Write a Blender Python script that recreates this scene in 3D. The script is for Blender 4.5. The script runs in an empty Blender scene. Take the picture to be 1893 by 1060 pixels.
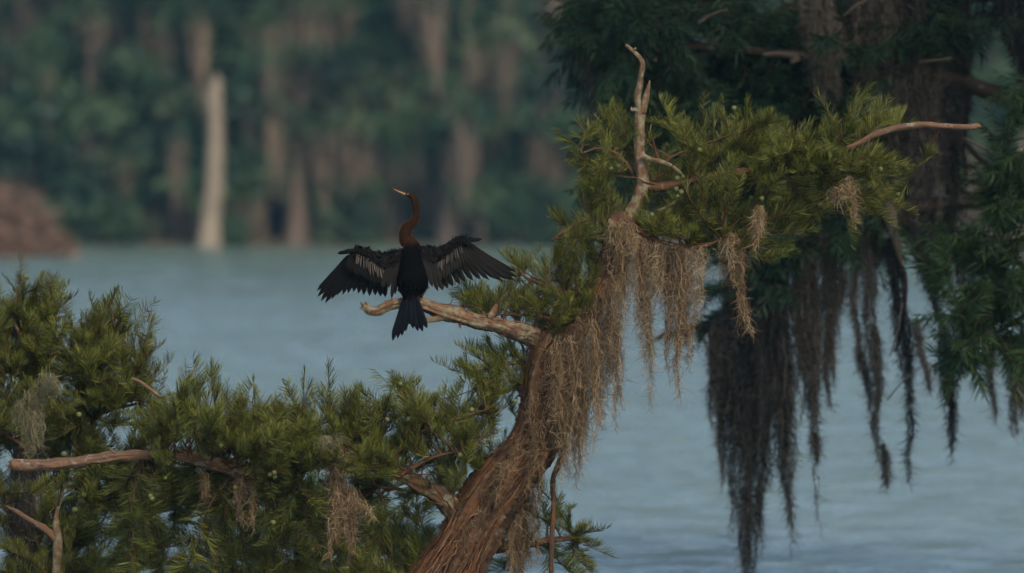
import bpy, math, random
import numpy as np
from mathutils import Vector, Matrix

rng = np.random.default_rng(11)
random.seed(11)
SC = bpy.context.scene
COL = SC.collection

# ------------------------------------------------------------------ camera
CAM_H, LENS, FOCUS = 3.0, 280.0, 40.0
W0, H0 = 1893.0, 1060.0                 # photograph size the layout was measured in
F = LENS / 36.0 * W0
PITCH = math.atan((H0 / 2 - 237) / F)
cam_d = bpy.data.cameras.new("camera")
cam_d.lens, cam_d.sensor_width, cam_d.sensor_fit = LENS, 36.0, 'HORIZONTAL'
cam_d.clip_start, cam_d.clip_end = 0.5, 6000
cam_d.dof.use_dof = True
cam_d.dof.focus_distance = FOCUS
cam_d.dof.aperture_fstop = 2.6
cam = bpy.data.objects.new("camera", cam_d)
cam.location = (0, 0, CAM_H)
cam.rotation_euler = (math.pi / 2 - PITCH, 0, 0)
COL.objects.link(cam)
SC.camera = cam

# ------------------------------------------------------------------ light
SUN_EL, SUN_AZ = math.radians(38), math.radians(158)
world = bpy.data.worlds.new("World")
SC.world = world
world.use_nodes = True
wn = world.node_tree
sky = wn.nodes.new('ShaderNodeTexSky')
sky.sky_type = 'NISHITA'
sky.sun_disc = False
sky.sun_elevation, sky.sun_rotation = SUN_EL, SUN_AZ
sky.air_density, sky.dust_density, sky.ozone_density = 1.0, 4.0, 1.0
wn.links.new(sky.outputs[0], wn.nodes['Background'].inputs[0])
wn.nodes['Background'].inputs[1].default_value = 0.15
sun_d = bpy.data.lights.new("sun", 'SUN')
sun_d.energy, sun_d.angle, sun_d.color = 1.35, math.radians(10), (1.0, 0.78, 0.50)
sun = bpy.data.objects.new("sun", sun_d)
COL.objects.link(sun)
to_sun = Vector((math.sin(SUN_AZ) * math.cos(SUN_EL), math.cos(SUN_AZ) * math.cos(SUN_EL), math.sin(SUN_EL)))
sun.rotation_euler = to_sun.to_track_quat('Z', 'Y').to_euler()
sun.location = (20, -20, 30)
vs = SC.view_settings
vs.view_transform, vs.look, vs.exposure, vs.gamma = 'Standard', 'None', 0.5, 1.0
vs.use_curve_mapping = False
SC.render.engine = 'CYCLES'
SC.cycles.use_denoising = True
SC.cycles.max_bounces = 5
SC.cycles.diffuse_bounces = 2
SC.cycles.glossy_bounces = 2
SC.cycles.transmission_bounces = 3
SC.cycles.transparent_max_bounces = 8
SC.cycles.volume_bounces = 0
SC.cycles.use_adaptive_sampling = True
SC.cycles.adaptive_threshold = 0.03


# ------------------------------------------------------------------ helpers
def at(px, py, Y):
    """the place in the swamp that stands Y metres off and is seen at that spot of the photograph"""
    xc, yc = (px - W0 / 2) / F, -(py - H0 / 2) / F
    d = np.array([xc, math.cos(PITCH) + yc * math.sin(PITCH), -math.sin(PITCH) + yc * math.cos(PITCH)])
    return np.array([0, 0, CAM_H]) + d * (Y / d[1])


def norm(v):
    v = np.asarray(v, float)
    return v / (np.linalg.norm(v, axis=-1, keepdims=True) + 1e-12)


class MB:
    """collects vertices, faces (quads or triangles), and per-vertex values"""
    def __init__(self):
        self.v, self.q, self.t, self.tint, self.co, self.n = [], [], [], [], [], 0

    def add(self, v, q=None, t=None, tint=0.5, co=None):
        v = np.asarray(v, float).reshape(-1, 3)
        if q is not None and len(q):
            self.q.append(np.asarray(q, int).reshape(-1, 4) + self.n)
        if t is not None and len(t):
            self.t.append(np.asarray(t, int).reshape(-1, 3) + self.n)
        self.v.append(v)
        self.tint.append(np.broadcast_to(np.asarray(tint, float), (len(v),)).copy())
        self.co.append(v.copy() if co is None else np.asarray(co, float))
        self.n += len(v)

    def merge(self, o, M=None, dt=0.0):
        for i in range(len(o.v)):
            pass
        v = np.concatenate(o.v)
        if M is not None:
            v = v @ M[:3, :3].T + M[:3, 3]
        q = np.concatenate(o.q) if o.q else None
        t = np.concatenate(o.t) if o.t else None
        self.add(v, q, t, np.concatenate(o.tint) + dt)

    def mesh(self, name, mat, origin=(0, 0, 0), smooth=True):
        v = np.concatenate(self.v) - np.asarray(origin, float)
        q = np.concatenate(self.q) if self.q else np.zeros((0, 4), int)
        t = np.concatenate(self.t) if self.t else np.zeros((0, 3), int)
        me = bpy.data.meshes.new(name)
        me.vertices.add(len(v))
        me.vertices.foreach_set("co", v.astype(np.float32).ravel())
        nl = len(q) * 4 + len(t) * 3
        me.loops.add(nl)
        me.loops.foreach_set("vertex_index", np.concatenate([q.ravel(), t.ravel()]).astype(np.int32))
        npoly = len(q) + len(t)
        me.polygons.add(npoly)
        starts = np.concatenate([np.arange(len(q)) * 4, len(q) * 4 + np.arange(len(t)) * 3]).astype(np.int32)
        me.polygons.foreach_set("loop_start", starts)
        me.polygons.foreach_set("use_smooth", np.full(npoly, smooth, dtype=bool))
        a = me.attributes.new("tint", 'FLOAT', 'POINT')
        a.data.foreach_set("value", np.concatenate(self.tint).astype(np.float32))
        b = me.attributes.new("bark", 'FLOAT_VECTOR', 'POINT')
        b.data.foreach_set("vector", np.concatenate(self.co).astype(np.float32).ravel())
        me.update(calc_edges=True)
        me.validate()
        if mat is not None:
            me.materials.append(mat)
        return me


def link(name, data, parent=None, loc=None):
    o = bpy.data.objects.new(name, data)
    COL.objects.link(o)
    if parent is not None:
        o.parent = parent
    if loc is not None:
        o.location = tuple(loc)
    return o


def part(name, mb, mat, parent, smooth=True):
    """a mesh drawn in world coordinates hung under a thing's Empty (or under a part, which sits at the same origin)"""
    root = parent
    while root.parent is not None:
        root = root.parent
    return link(name, mb.mesh(name, mat, root.location, smooth), parent)


def thing(name, label, cat, loc, group=None):
    o = link(name, None, loc=loc)
    o.empty_display_size = 0.2
    tag(o, label, cat, group)
    return o


def tag(o, label=None, cat=None, group=None, kind=None):
    if label: o["label"] = label
    if cat: o["category"] = cat
    if group: o["group"] = group
    if kind: o["kind"] = kind
    return o


def spline(P, n):
    """Catmull-Rom through the rows of P (any number of columns), n samples"""
    P = np.asarray(P, float)
    if len(P) == 2:
        return P[0] + np.linspace(0, 1, n)[:, None] * (P[1] - P[0])
    Q = np.vstack([2 * P[0] - P[1], P, 2 * P[-1] - P[-2]])
    seg = np.linalg.norm(np.diff(P[:, :3], axis=0), axis=1)
    cum = np.concatenate([[0], np.cumsum(seg)])
    s = np.linspace(0, cum[-1], n)
    k = np.clip(np.searchsorted(cum, s, side='right') - 1, 0, len(P) - 2)
    u = ((s - cum[k]) / np.maximum(seg[k], 1e-9))[:, None]
    a, b, c, d = Q[k], Q[k + 1], Q[k + 2], Q[k + 3]
    return 0.5 * (2 * b + (c - a) * u + (2 * a - 5 * b + 4 * c - d) * u ** 2 + (3 * b - a - 3 * c + d) * u ** 3)


def frames(P):
    T = norm(np.gradient(P, axis=0))
    N = np.zeros_like(P)
    up = np.array([0, -1.0, 0]) if abs(T[0][1]) < 0.8 else np.array([1.0, 0, 0])
    N[0] = norm(up - T[0] * np.dot(up, T[0]))
    for i in range(1, len(P)):
        n = N[i - 1] - T[i] * np.dot(N[i - 1], T[i])
        N[i] = norm(n)
    return T, N, np.cross(T, N)


def tube(mb, P, R, sides=8, ridge=0.0, lump=0.0, cap=True, tint=0.5, ell=None, seed=0):
    """a tapered limb; ridge = stringy relief round the girth, lump = slow swellings along it"""
    P, R = np.asarray(P, float), np.asarray(R, float)
    n = len(P)
    T, N, B = frames(P)
    s = np.concatenate([[0], np.cumsum(np.linalg.norm(np.diff(P, axis=0), axis=1))])
    th = np.linspace(0, 2 * math.pi, sides, endpoint=False)
    S, TH = np.meshgrid(s, th, indexing='ij')
    k = np.ones_like(S)
    r = np.random.default_rng(seed + 5)
    if ridge:
        rb = float(np.mean(R))
        for f_, a in ((3, .5), (5, .45), (8, .5), (13, .5), (19, .45), (27, .3)):
            if f_ > sides / 2.5:
                continue
            k += ridge * a * np.sin(f_ * TH + r.uniform(0, 6.28) + 1.1 * np.sin(S / rb * r.uniform(.3, .8) + r.uniform(0, 6)) + S / rb * r.uniform(-.35, .35))
        k += ridge * .25 * r.normal(size=k.shape)
    if lump:
        rb = float(np.mean(R))
        for f_ in (.25, .6, 1.3):
            k += lump * .6 * np.sin(S / rb * f_ + r.uniform(0, 6.28) + np.sin(TH + r.uniform(0, 6)))
    e = (1.0, 1.0) if ell is None else ell
    rad = R[:, None] * k
    V = P[:, None, :] + rad[..., None] * (np.cos(TH)[..., None] * N[:, None, :] * e[0] + np.sin(TH)[..., None] * B[:, None, :] * e[1])
    co = np.stack([np.cos(TH) * R[:, None] * 1.0, np.sin(TH) * R[:, None], S], -1)
    idx = np.arange(n * sides).reshape(n, sides)
    a, b = idx[:-1], idx[1:]
    q = np.stack([a, np.roll(a, -1, 1), np.roll(b, -1, 1), b], -1).reshape(-1, 4)
    V = V.reshape(-1, 3)
    co = co.reshape(-1, 3)
    tn = np.broadcast_to(np.asarray(tint, float).reshape(-1, 1) if np.ndim(tint) else tint, (n, sides)).reshape(-1)
    t = None
    if cap:
        c0, c1 = len(V), len(V) + 1
        V = np.vstack([V, P[0] - T[0] * R[0] * .25, P[-1] + T[-1] * R[-1] * .3])
        co = np.vstack([co, [0, 0, 0], [0, 0, s[-1]]])
        tn = np.concatenate([tn, [tn[0], tn[-1]]])
        j = np.arange(sides)
        t = np.vstack([np.stack([np.full(sides, c0), np.roll(j, -1), j], 1),
                       np.stack([np.full(sides, c1), idx[-1][j], np.roll(idx[-1], -1)], 1)])
    mb.add(V, q, t, tn, co)


def ribbons(mb, P, Wd, side, tint):
    """P (m,k,3) polylines, Wd (m,k) half widths, side (m,3) or (m,k,3) across-directions -> strips"""
    m, k, _ = P.shape
    if side.ndim == 2:
        side = side[:, None, :]
    V = np.stack([P - side * Wd[..., None], P + side * Wd[..., None]], 2).reshape(-1, 3)
    base = (np.arange(m) * k * 2)[:, None] + (np.arange(k - 1) * 2)[None, :]
    q = np.stack([base, base + 1, base + 3, base + 2], -1).reshape(-1, 4)
    mb.add(V, q, None, np.repeat(np.asarray(tint).reshape(m, -1) * np.ones((m, k)), 2, axis=1).reshape(-1))


def blade_dirs(n, r):
    v = norm(r.normal(size=(n, 3)))
    return v


# ------------------------------------------------------------------ materials
def mat(name):
    m = bpy.data.materials.new(name)
    m.use_nodes = True
    nt = m.node_tree
    b = nt.nodes['Principled BSDF']
    return m, nt, b


def ramp(nt, fac, stops):
    r = nt.nodes.new('ShaderNodeValToRGB')
    e = r.color_ramp.elements
    while len(e) < len(stops):
        e.new(0.5)
    for i, (p, c) in enumerate(stops):
        e[i].position = p
        e[i].color = (*c, 1)
    nt.links.new(fac, r.inputs[0])
    return r.outputs[0]


def noise(nt, vec, scale, detail=4, rough=.55, stretch=None):
    n = nt.nodes.new('ShaderNodeTexNoise')
    n.inputs['Scale'].default_value = scale
    n.inputs['Detail'].default_value = detail
    n.inputs['Roughness'].default_value = rough
    if stretch is not None:
        mp = nt.nodes.new('ShaderNodeMapping')
        mp.inputs['Scale'].default_value = stretch
        nt.links.new(vec, mp.inputs[0])
        vec = mp.outputs[0]
    nt.links.new(vec, n.inputs['Vector'])
    return n.outputs[0]


def attr(nt, name):
    a = nt.nodes.new('ShaderNodeAttribute')
    a.attribute_name = name
    return a


def math_node(nt, op, a, b):
    m = nt.nodes.new('ShaderNodeMath')
    m.operation = op
    for i, x in enumerate((a, b)):
        if isinstance(x, (int, float)):
            m.inputs[i].default_value = x
        else:
            nt.links.new(x, m.inputs[i])
    return m.outputs[0]


def mix(nt, fac, a, b):
    m = nt.nodes.new('ShaderNodeMix')
    m.data_type = 'RGBA'
    for s, x in ((m.inputs[0], fac), (m.inputs[6], a), (m.inputs[7], b)):
        if isinstance(x, (int, float)):
            s.default_value = x
        elif isinstance(x, tuple):
            s.default_value = (*x, 1)
        else:
            nt.links.new(x, s)
    return m.outputs[2]


def leaf_material(name, stops, trans=0.3):
    m, nt, b = mat(name)
    t = attr(nt, "tint").outputs['Fac']
    oi = nt.nodes.new('ShaderNodeObjectInfo')
    f = math_node(nt, 'ADD', t, math_node(nt, 'MULTIPLY', math_node(nt, 'SUBTRACT', oi.outputs['Random'], .5), .3))
    c = ramp(nt, f, stops)
    nt.links.new(c, b.inputs['Base Color'])
    b.inputs['Roughness'].default_value = .55
    b.inputs['Specular IOR Level'].default_value = .3
    tr = nt.nodes.new('ShaderNodeBsdfTranslucent')
    nt.links.new(c, tr.inputs[0])
    ms = nt.nodes.new('ShaderNodeMixShader')
    ms.inputs[0].default_value = trans
    nt.links.new(b.outputs[0], ms.inputs[1])
    nt.links.new(tr.outputs[0], ms.inputs[2])
    nt.links.new(ms.outputs[0], nt.nodes['Material Output'].inputs[0])
    return m


def bark_material(name, dark, mid, warm, lichen, lich_lo=.56, lich_hi=.62, freq=70, bump=.6):
    m, nt, b = mat(name)
    co = attr(nt, "bark").outputs['Vector']
    geo = nt.nodes.new('ShaderNodeTexCoord').outputs['Object']
    fib = noise(nt, co, 1, 6, .65, (freq, freq, freq * .09))
    big = noise(nt, co, 1, 3, .5, (14, 14, 5))
    f = math_node(nt, 'ADD', math_node(nt, 'MULTIPLY', fib, .65), math_node(nt, 'MULTIPLY', big, .4))
    c = ramp(nt, f, [(.36, dark), (.50, mid), (.66, warm)])
    lm = noise(nt, geo, 26, 5, .6)
    lmask = ramp(nt, lm, [(lich_lo, (0, 0, 0)), (lich_hi, (1, 1, 1))])
    c = mix(nt, lmask, c, lichen)
    nt.links.new(c, b.inputs['Base Color'])
    b.inputs['Roughness'].default_value = .9
    b.inputs['Specular IOR Level'].default_value = .15
    bp = nt.nodes.new('ShaderNodeBump')
    bp.inputs['Strength'].default_value = bump
    bp.inputs['Distance'].default_value = .012
    nt.links.new(f, bp.inputs['Height'])
    nt.links.new(bp.outputs[0], b.inputs['Normal'])
    return m


def ramp_material(name, stops, rough=.8, spec=.2, sheen=0.0, sheen_col=(1, 1, 1), objvar=0.0):
    m, nt, b = mat(name)
    t = attr(nt, "tint").outputs['Fac']
    if objvar:
        oi = nt.nodes.new('ShaderNodeObjectInfo')
        t = math_node(nt, 'ADD', t, math_node(nt, 'MULTIPLY', math_node(nt, 'SUBTRACT', oi.outputs['Random'], .5), objvar))
    nt.links.new(ramp(nt, t, stops), b.inputs['Base Color'])
    b.inputs['Roughness'].default_value = rough
    b.inputs['Specular IOR Level'].default_value = spec
    b.inputs['Sheen Weight'].default_value = sheen
    b.inputs['Sheen Tint'].default_value = (*sheen_col, 1)
    b.inputs['Sheen Roughness'].default_value = .35
    return m


M = {}
M['needle'] = leaf_material("cypress needles", [(.0, (.085, .042, .016)), (.16, (.026, .036, .008)), (.45, (.064, .084, .013)),
                                                (.75, (.135, .150, .024)), (1, (.215, .225, .050))], .28)
M['needle_shade'] = leaf_material("shade-tinted cypress needles", [(.0, (.040, .030, .014)), (.2, (.006, .022, .012)), (.55, (.014, .050, .026)),
                                                           (1, (.045, .085, .036))], .2)  # dark copy of the needles, shade put into the colour
M['far_leaf'] = leaf_material("far leaves", [(.0, (.006, .018, .016)), (.5, (.030, .072, .038)), (1, (.085, .138, .060))], .2)
M['bark'] = bark_material("stringy cypress bark", (.014, .009, .006), (.046, .029, .019), (.108, .050, .022), (.085, .082, .065), .55, .68)
M['limb_bark'] = bark_material("lichened limb bark", (.022, .015, .010), (.062, .042, .027), (.125, .062, .030), (.120, .118, .080), .50, .62, 70, .7)
M['dark_twig'] = bark_material("shade-dulled dead twig", (.030, .026, .023), (.070, .058, .050), (.100, .080, .066), (.12, .12, .11), .6, .68, 90, .4)  # dead wood dulled in colour for the shade on the rear tree
M['bark_strip'] = ramp_material("loose bark", [(.0, (.020, .012, .008)), (.5, (.075, .043, .026)), (.85, (.15, .070, .030)), (1, (.15, .12, .09))], .9, .1)
M['needle_lit_tint'] = leaf_material("needles tinted as sunlit", [(.0, (.050, .040, .016)), (.2, (.009, .028, .010)), (.55, (.022, .056, .018)), (1, (.052, .092, .028))], .25)  # lighter than the rear tree's needles, so these sprays look sunlit
M['perch_bark'] = bark_material("weathered lichened bark", (.034, .023, .016), (.085, .055, .036), (.140, .076, .040), (.150, .143, .100), .46, .60, 60, .7)
M['dead_wood'] = bark_material("dead grey wood", (.040, .027, .020), (.098, .064, .046), (.155, .084, .046), (.18, .17, .15), .58, .68, 90, .7)
M['twig'] = bark_material("twig bark", (.026, .017, .011), (.062, .036, .022), (.100, .052, .028), (.12, .11, .085), .6, .68, 120, .3)
M['dark_bark'] = bark_material("dark bark", (.012, .010, .009), (.030, .024, .020), (.050, .038, .030), (.07, .075, .065), .60, .66)  # darkened bark; on the rear trees its colour carries their shade
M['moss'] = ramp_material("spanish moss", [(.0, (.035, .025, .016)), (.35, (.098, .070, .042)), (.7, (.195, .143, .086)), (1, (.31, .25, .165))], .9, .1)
M['moss_dark'] = ramp_material("shade-toned spanish moss", [(.0, (.008, .010, .013)), (.35, (.030, .030, .030)), (.7, (.085, .077, .068)), (1, (.15, .135, .12))], .9, .1)  # darker copy of the moss, the rear tree's shade in its colour
M['lichen_moss'] = ramp_material("greenish beard lichen", [(.0, (.05, .050, .028)), (.5, (.115, .112, .065)), (1, (.18, .175, .115))], .9, .1)
M['far_moss'] = ramp_material("far moss", [(.0, (.085, .066, .053)), (.5, (.165, .130, .102)), (1, (.25, .195, .15))], .9, .1)
M['far_bark'] = bark_material("far bark", (.040, .034, .030), (.085, .068, .058), (.125, .098, .082), (.12, .115, .10), .6, .7, 8, .3)
M['snag'] = bark_material("bleached snag wood", (.13, .112, .088), (.19, .166, .132), (.24, .21, .165), (.18, .168, .14), .6, .7, 9, .3)
M['brown_leaf'] = leaf_material("rusty dead leaves", [(.0, (.070, .045, .032)), (.5, (.16, .100, .070)), (1, (.26, .175, .12))], .2)
M['cone'] = ramp_material("green cone", [(.0, (.038, .050, .014)), (.5, (.070, .086, .028)), (1, (.105, .12, .045))], .65, .2, objvar=.9)
M['feather'] = ramp_material("black flight feather", [(.0, (.003, .003, .0035)), (.5, (.005, .005, .0055)), (1, (.017, .016, .0155))], .7, .05)
M['covert'] = ramp_material("silver covert", [(.0, (.006, .006, .006)), (.5, (.040, .037, .034)), (1, (.13, .12, .108))], .7, .1)
M['tail'] = ramp_material("tail feather", [(.0, (.002, .003, .006)), (.8, (.002, .0035, .007)), (1, (.10, .075, .05))], .65, .05)
M['plumage'] = ramp_material("bird plumage", [(.0, (.002, .002, .002)), (.35, (.003, .0025, .0025)), (.55, (.020, .010, .006)), (.75, (.062, .027, .013)), (1, (.26, .14, .075))], .95, .02)
_nt = M['plumage'].node_tree
_b = _nt.nodes['Principled BSDF']
_b.inputs['Sheen Tint'].default_value = (1.0, .52, .26, 1)
_b.inputs['Sheen Roughness'].default_value = .3
_nt.links.new(math_node(_nt, 'MULTIPLY', math_node(_nt, 'GREATER_THAN', attr(_nt, 'tint').outputs['Fac'], .42), .35), _b.inputs['Sheen Weight'])
M['bill'] = ramp_material("horn bill", [(.0, (.20, .085, .022)), (1, (.30, .16, .05))], .4, .3)
M['eye'] = ramp_material("dark eye", [(.0, (.006, .005, .004)), (1, (.006, .005, .004))], .1, .6)
M['foot'] = ramp_material("webbed foot", [(.0, (.13, .06, .02)), (1, (.18, .09, .035))], .6, .2)

# water: wind-ruffled surface, crests running across the view
m, nt, b = mat("lake water")
tc = nt.nodes.new('ShaderNodeTexCoord').outputs['Object']
b.inputs['Base Color'].default_value = (.098, .146, .130, 1)
b.inputs['Roughness'].default_value = .12
b.inputs['IOR'].default_value = 1.36
b.inputs['Specular IOR Level'].default_value = .5
hh = noise(nt, tc, 1, 3, .55, (3.0, 8.0, 1))
bp = nt.nodes.new('ShaderNodeBump')
bp.inputs['Strength'].default_value = 1.0
bp.inputs['Distance'].default_value = .07
nt.links.new(hh, bp.inputs['Height'])
nt.links.new(bp.outputs[0], b.inputs['Normal'])
M['water'] = m

m, nt, b = mat("leaf litter bank")
tc = nt.nodes.new('ShaderNodeTexCoord').outputs['Object']
c = ramp(nt, noise(nt, tc, 1.4, 6, .6), [(.35, (.035, .032, .022)), (.5, (.075, .062, .038)), (.65, (.055, .075, .032))])
nt.links.new(c, b.inputs['Base Color'])
b.inputs['Roughness'].default_value = .95
M['bank'] = m

# ------------------------------------------------------------------ setting
SHORE = 200.0
mb = MB()
xs = np.concatenate([-np.geomspace(700, 18.5, 14), np.arange(-18, 18.01, .26), np.geomspace(18.5, 700, 14)])
ys = np.concatenate([np.linspace(-300, 36, 12), np.arange(38, 100, .075), np.arange(100, SHORE + 4, .12)])
X, Yg = np.meshgrid(xs, ys)
rw = np.random.default_rng(17)
Zg = np.zeros_like(X)
for _ in range(44):                                    # wind waves, crests lying across the view
    lam = rw.uniform(.32, 1.0)
    a_ = rw.normal() * .27
    Zg += lam ** 1.0 * np.sin(2 * math.pi / lam * (Yg * math.cos(a_) + X * math.sin(a_)) + rw.uniform(0, 6.28))
Zg *= .0062
gust = .9 + .08 * np.sin(X * .17 + Yg * .05 + 1) * np.sin(Yg * .11 + .6) + .05 * np.sin(Yg * .37 + X * .09)
Zg *= gust * np.clip((18.4 - np.abs(X)) / 2.5, 0, 1) * np.clip((Yg - 38) / 4, 0, 1) * np.clip((SHORE + 2 - Yg) / 3, 0, 1)
idx = np.arange(X.size).reshape(X.shape)
quad = np.stack([idx[:-1, :-1], idx[:-1, 1:], idx[1:, 1:], idx[1:, :-1]], -1).reshape(-1, 4)
mb.add(np.stack([X, Yg, Zg], -1).reshape(-1, 3), quad)
water = link("lake_water", mb.mesh("lake_water", M['water']))
tag(water, kind="structure", label="calm blue grey lake water with fine ripples")

mb = MB()
xs = np.linspace(-700, 700, 141)
ys = np.concatenate([[SHORE - 3, SHORE + .5], SHORE + np.geomspace(2, 900, 26)])
X, Yg = np.meshgrid(xs, ys)
d = Yg - SHORE - .8 * np.sin(X * .21) - .6 * np.sin(X * .53 + 1)
Zg = np.where(d < 0, d * .15, .35 * (1 - np.exp(-np.maximum(d, 0) / 3)) + np.maximum(d - 25, 0) * .035) + .05 * np.sin(X * 1.7) * np.cos(Yg * .9)
idx = np.arange(X.size).reshape(X.shape)
quad = np.stack([idx[:-1, :-1], idx[:-1, 1:], idx[1:, 1:], idx[1:, :-1]], -1).reshape(-1, 4)
mb.add(np.stack([X, Yg, Zg], -1).reshape(-1, 3), quad)
bank = link("far_bank_ground", mb.mesh("far_bank_ground", M['bank']))
tag(bank, kind="structure", label="low swampy ground of the far shore")

# ------------------------------------------------------------------ foliage prototypes
def make_spray(r, L=.24, n=64, blade=(.060, .105), width=.0018, droop=False, segs=4, habit=0):
    """a twig with its soft needle branchlets, twig along +X, up +Z"""
    mb = MB()
    k = 6
    s = np.linspace(0, 1, k)
    bend = r.uniform(-.05, .05), r.uniform(-.01, .05) * (-1.6 if droop else 1)
    P = np.stack([s * L, bend[0] * s ** 2, bend[1] * s ** 2], 1)
    tube(mb, P, np.linspace(.0032, .0011, k), 4, cap=False, tint=0.0)
    u = np.sort(r.uniform(.06, 1, n))
    base = np.stack([np.interp(u, s, P[:, j]) for j in range(3)], 1)
    sgn = np.where(np.arange(n) % 2 == 0, 1, -1)
    if droop:
        lat, up, fw = sgn * r.uniform(.2, .9, n), r.uniform(-1.1, .3, n), r.uniform(.3, .8, n)
    elif habit == 0:      # needles brushed upright along the twig
        lat, up, fw = sgn * r.uniform(.05, .55, n), r.uniform(.35, 1.0, n), r.uniform(.25, .65, n)
    elif habit == 1:      # flat feather
        lat, up, fw = sgn * r.uniform(.6, 1.0, n), r.normal(.12, .16, n), r.uniform(.35, .7, n)
    else:                 # loose tuft
        lat, up, fw = sgn * r.uniform(.1, .9, n), r.uniform(-.3, .9, n), r.uniform(.4, .9, n)
    fw = fw + .9 * (u > .93)
    D = norm(np.stack([fw, lat, up], 1))
    ln = r.uniform(*blade, n) * (1 - .45 * np.maximum(u - .6, 0) / .4) * (.75 + .25 * np.minimum(u * 4, 1))
    curl = np.array([.35, 0, (.75 if habit == 0 else .45) if not droop else -.75])
    tt = np.linspace(0, 1, segs + 1)
    PP = base[:, None, :] + ln[:, None, None] * (D[:, None, :] * tt[None, :, None] + curl * (tt ** 2)[None, :, None] * r.uniform(.2, .9, n)[:, None, None] * .5)
    prof = np.interp(tt, [0, .35, .75, 1], [.55, 1, .8, .1])
    Wd = width * prof[None, :] * r.uniform(.75, 1.2, n)[:, None]
    D = norm(D + r.normal(size=(n, 3)) * .10)
    side = norm(np.cross(D, norm(r.normal(size=(n, 3)) + np.array([0, 0, .3]))))
    t0 = np.clip(r.normal(.50, .19, n), .15, 1)
    t0[r.random(n) < .035] = .05
    ribbons(mb, PP, Wd, side, t0[:, None] + np.linspace(-.10, .14, segs + 1)[None, :])
    return mb


r1 = np.random.default_rng(3)
SPRAY_MB = [make_spray(r1, L=r1.uniform(.15, .30), n=int(r1.integers(52, 92)), habit=(0, 1, 0, 2, 0, 1)[i_ % 6], blade=((.055, .095), (.045, .085), (.06, .115))[i_ % 3]) for i_ in range(13)]
SPRAY = [s.mesh("foliage_spray", M['needle']) for s in SPRAY_MB]
DSPRAY_MB = [make_spray(r1, L=r1.uniform(.22, .34), n=60, blade=(.06, .115), width=.0030, droop=True, segs=3) for _ in range(7)]
DSPRAY = [s.mesh("foliage_spray", M['needle_shade']) for s in DSPRAY_MB]


def spray_matrix(pos, d, r, scale=1.0, roll=.5):
    d = norm(d)
    up = np.array([0, 0, 1.0]) + r.normal(size=3) * roll
    y = norm(np.cross(up, d))
    z = np.cross(d, y)
    Mx = np.eye(4)
    Mx[:3, 0], Mx[:3, 1], Mx[:3, 2], Mx[:3, 3] = d * scale, y * scale, z * scale, pos
    return Mx


BARE = [([(1157, 84), (1188, 120), (1182, 200), (1182, 270), (1188, 345)], 24), ([(672, 566), (740, 561), (842, 582), (990, 624)], 24), ([(18, 861), (100, 858), (255, 842)], 20),
        ([(1585, 266), (1660, 237), (1812, 235)], 16), ([(1190, 290), (1255, 318)], 12), ([(587, 470), (760, 480), (960, 495)], 30, .2), ([(780, 530), (955, 516)], 8, .2), ([(335, 845), (440, 868)], 13), ([(770, 893), (860, 975), (905, 1060)], 26),
        ([(930, 885), (1000, 765)], 34)]


def to_px(p):
    d = np.asarray(p) - np.array([0, 0, CAM_H])
    fwd = d[1] * math.cos(PITCH) - d[2] * math.sin(PITCH)
    upw = d[1] * math.sin(PITCH) + d[2] * math.cos(PITCH)
    return np.array([W0 / 2 + F * d[0] / fwd, H0 / 2 - F * upw / fwd])


def hides_bare_wood(Mx):
    tip = Mx[:3, 3] + Mx[:3, 0] * .22
    for q in (to_px(Mx[:3, 3]), to_px((Mx[:3, 3] + tip) / 2), to_px(tip)):
        for line, dist, *dep in BARE:
            if Mx[1, 3] > YA + (dep[0] if dep else .03):
                continue
            for a, b in zip(line[:-1], line[1:]):
                a, b = np.array(a, float), np.array(b, float)
                t = np.clip(np.dot(q - a, b - a) / np.dot(b - a, b - a), 0, 1)
                if np.linalg.norm(q - a - t * (b - a)) < dist + 8:
                    return True
    return False


def place_sprays(root, mats, protos, proto_mbs, material, limit=300, keep=None):
    """the sprays nearest the eye are parts of their own, the rest one joined mass of foliage"""
    order = sorted(range(len(mats)), key=lambda i: mats[i][1, 3])
    if keep is not None:
        order = [i for i in order if keep(mats[i])] + [i for i in order if not keep(mats[i])]
        limit = min(limit, sum(1 for i in order if keep(mats[i])))
    rest = MB()
    base = np.array(root.location)
    for n_, i in enumerate(order):
        Mx = mats[i]
        k = i % len(protos)
        if n_ < limit:
            o = link("foliage_spray", protos[k], root)
            L = Mx.copy()
            L[:3, 3] -= base
            o.matrix_basis = Matrix(L.tolist())
        else:
            rest.merge(proto_mbs[k], Mx, random.uniform(-.12, .12))
    if rest.n:
        o = part("inner_foliage", rest, material, root)
        o["kind"] = "stuff"


def nearest(pts, p):
    i = int(np.argmin(np.linalg.norm(pts - p, axis=1)))
    return i


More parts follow.
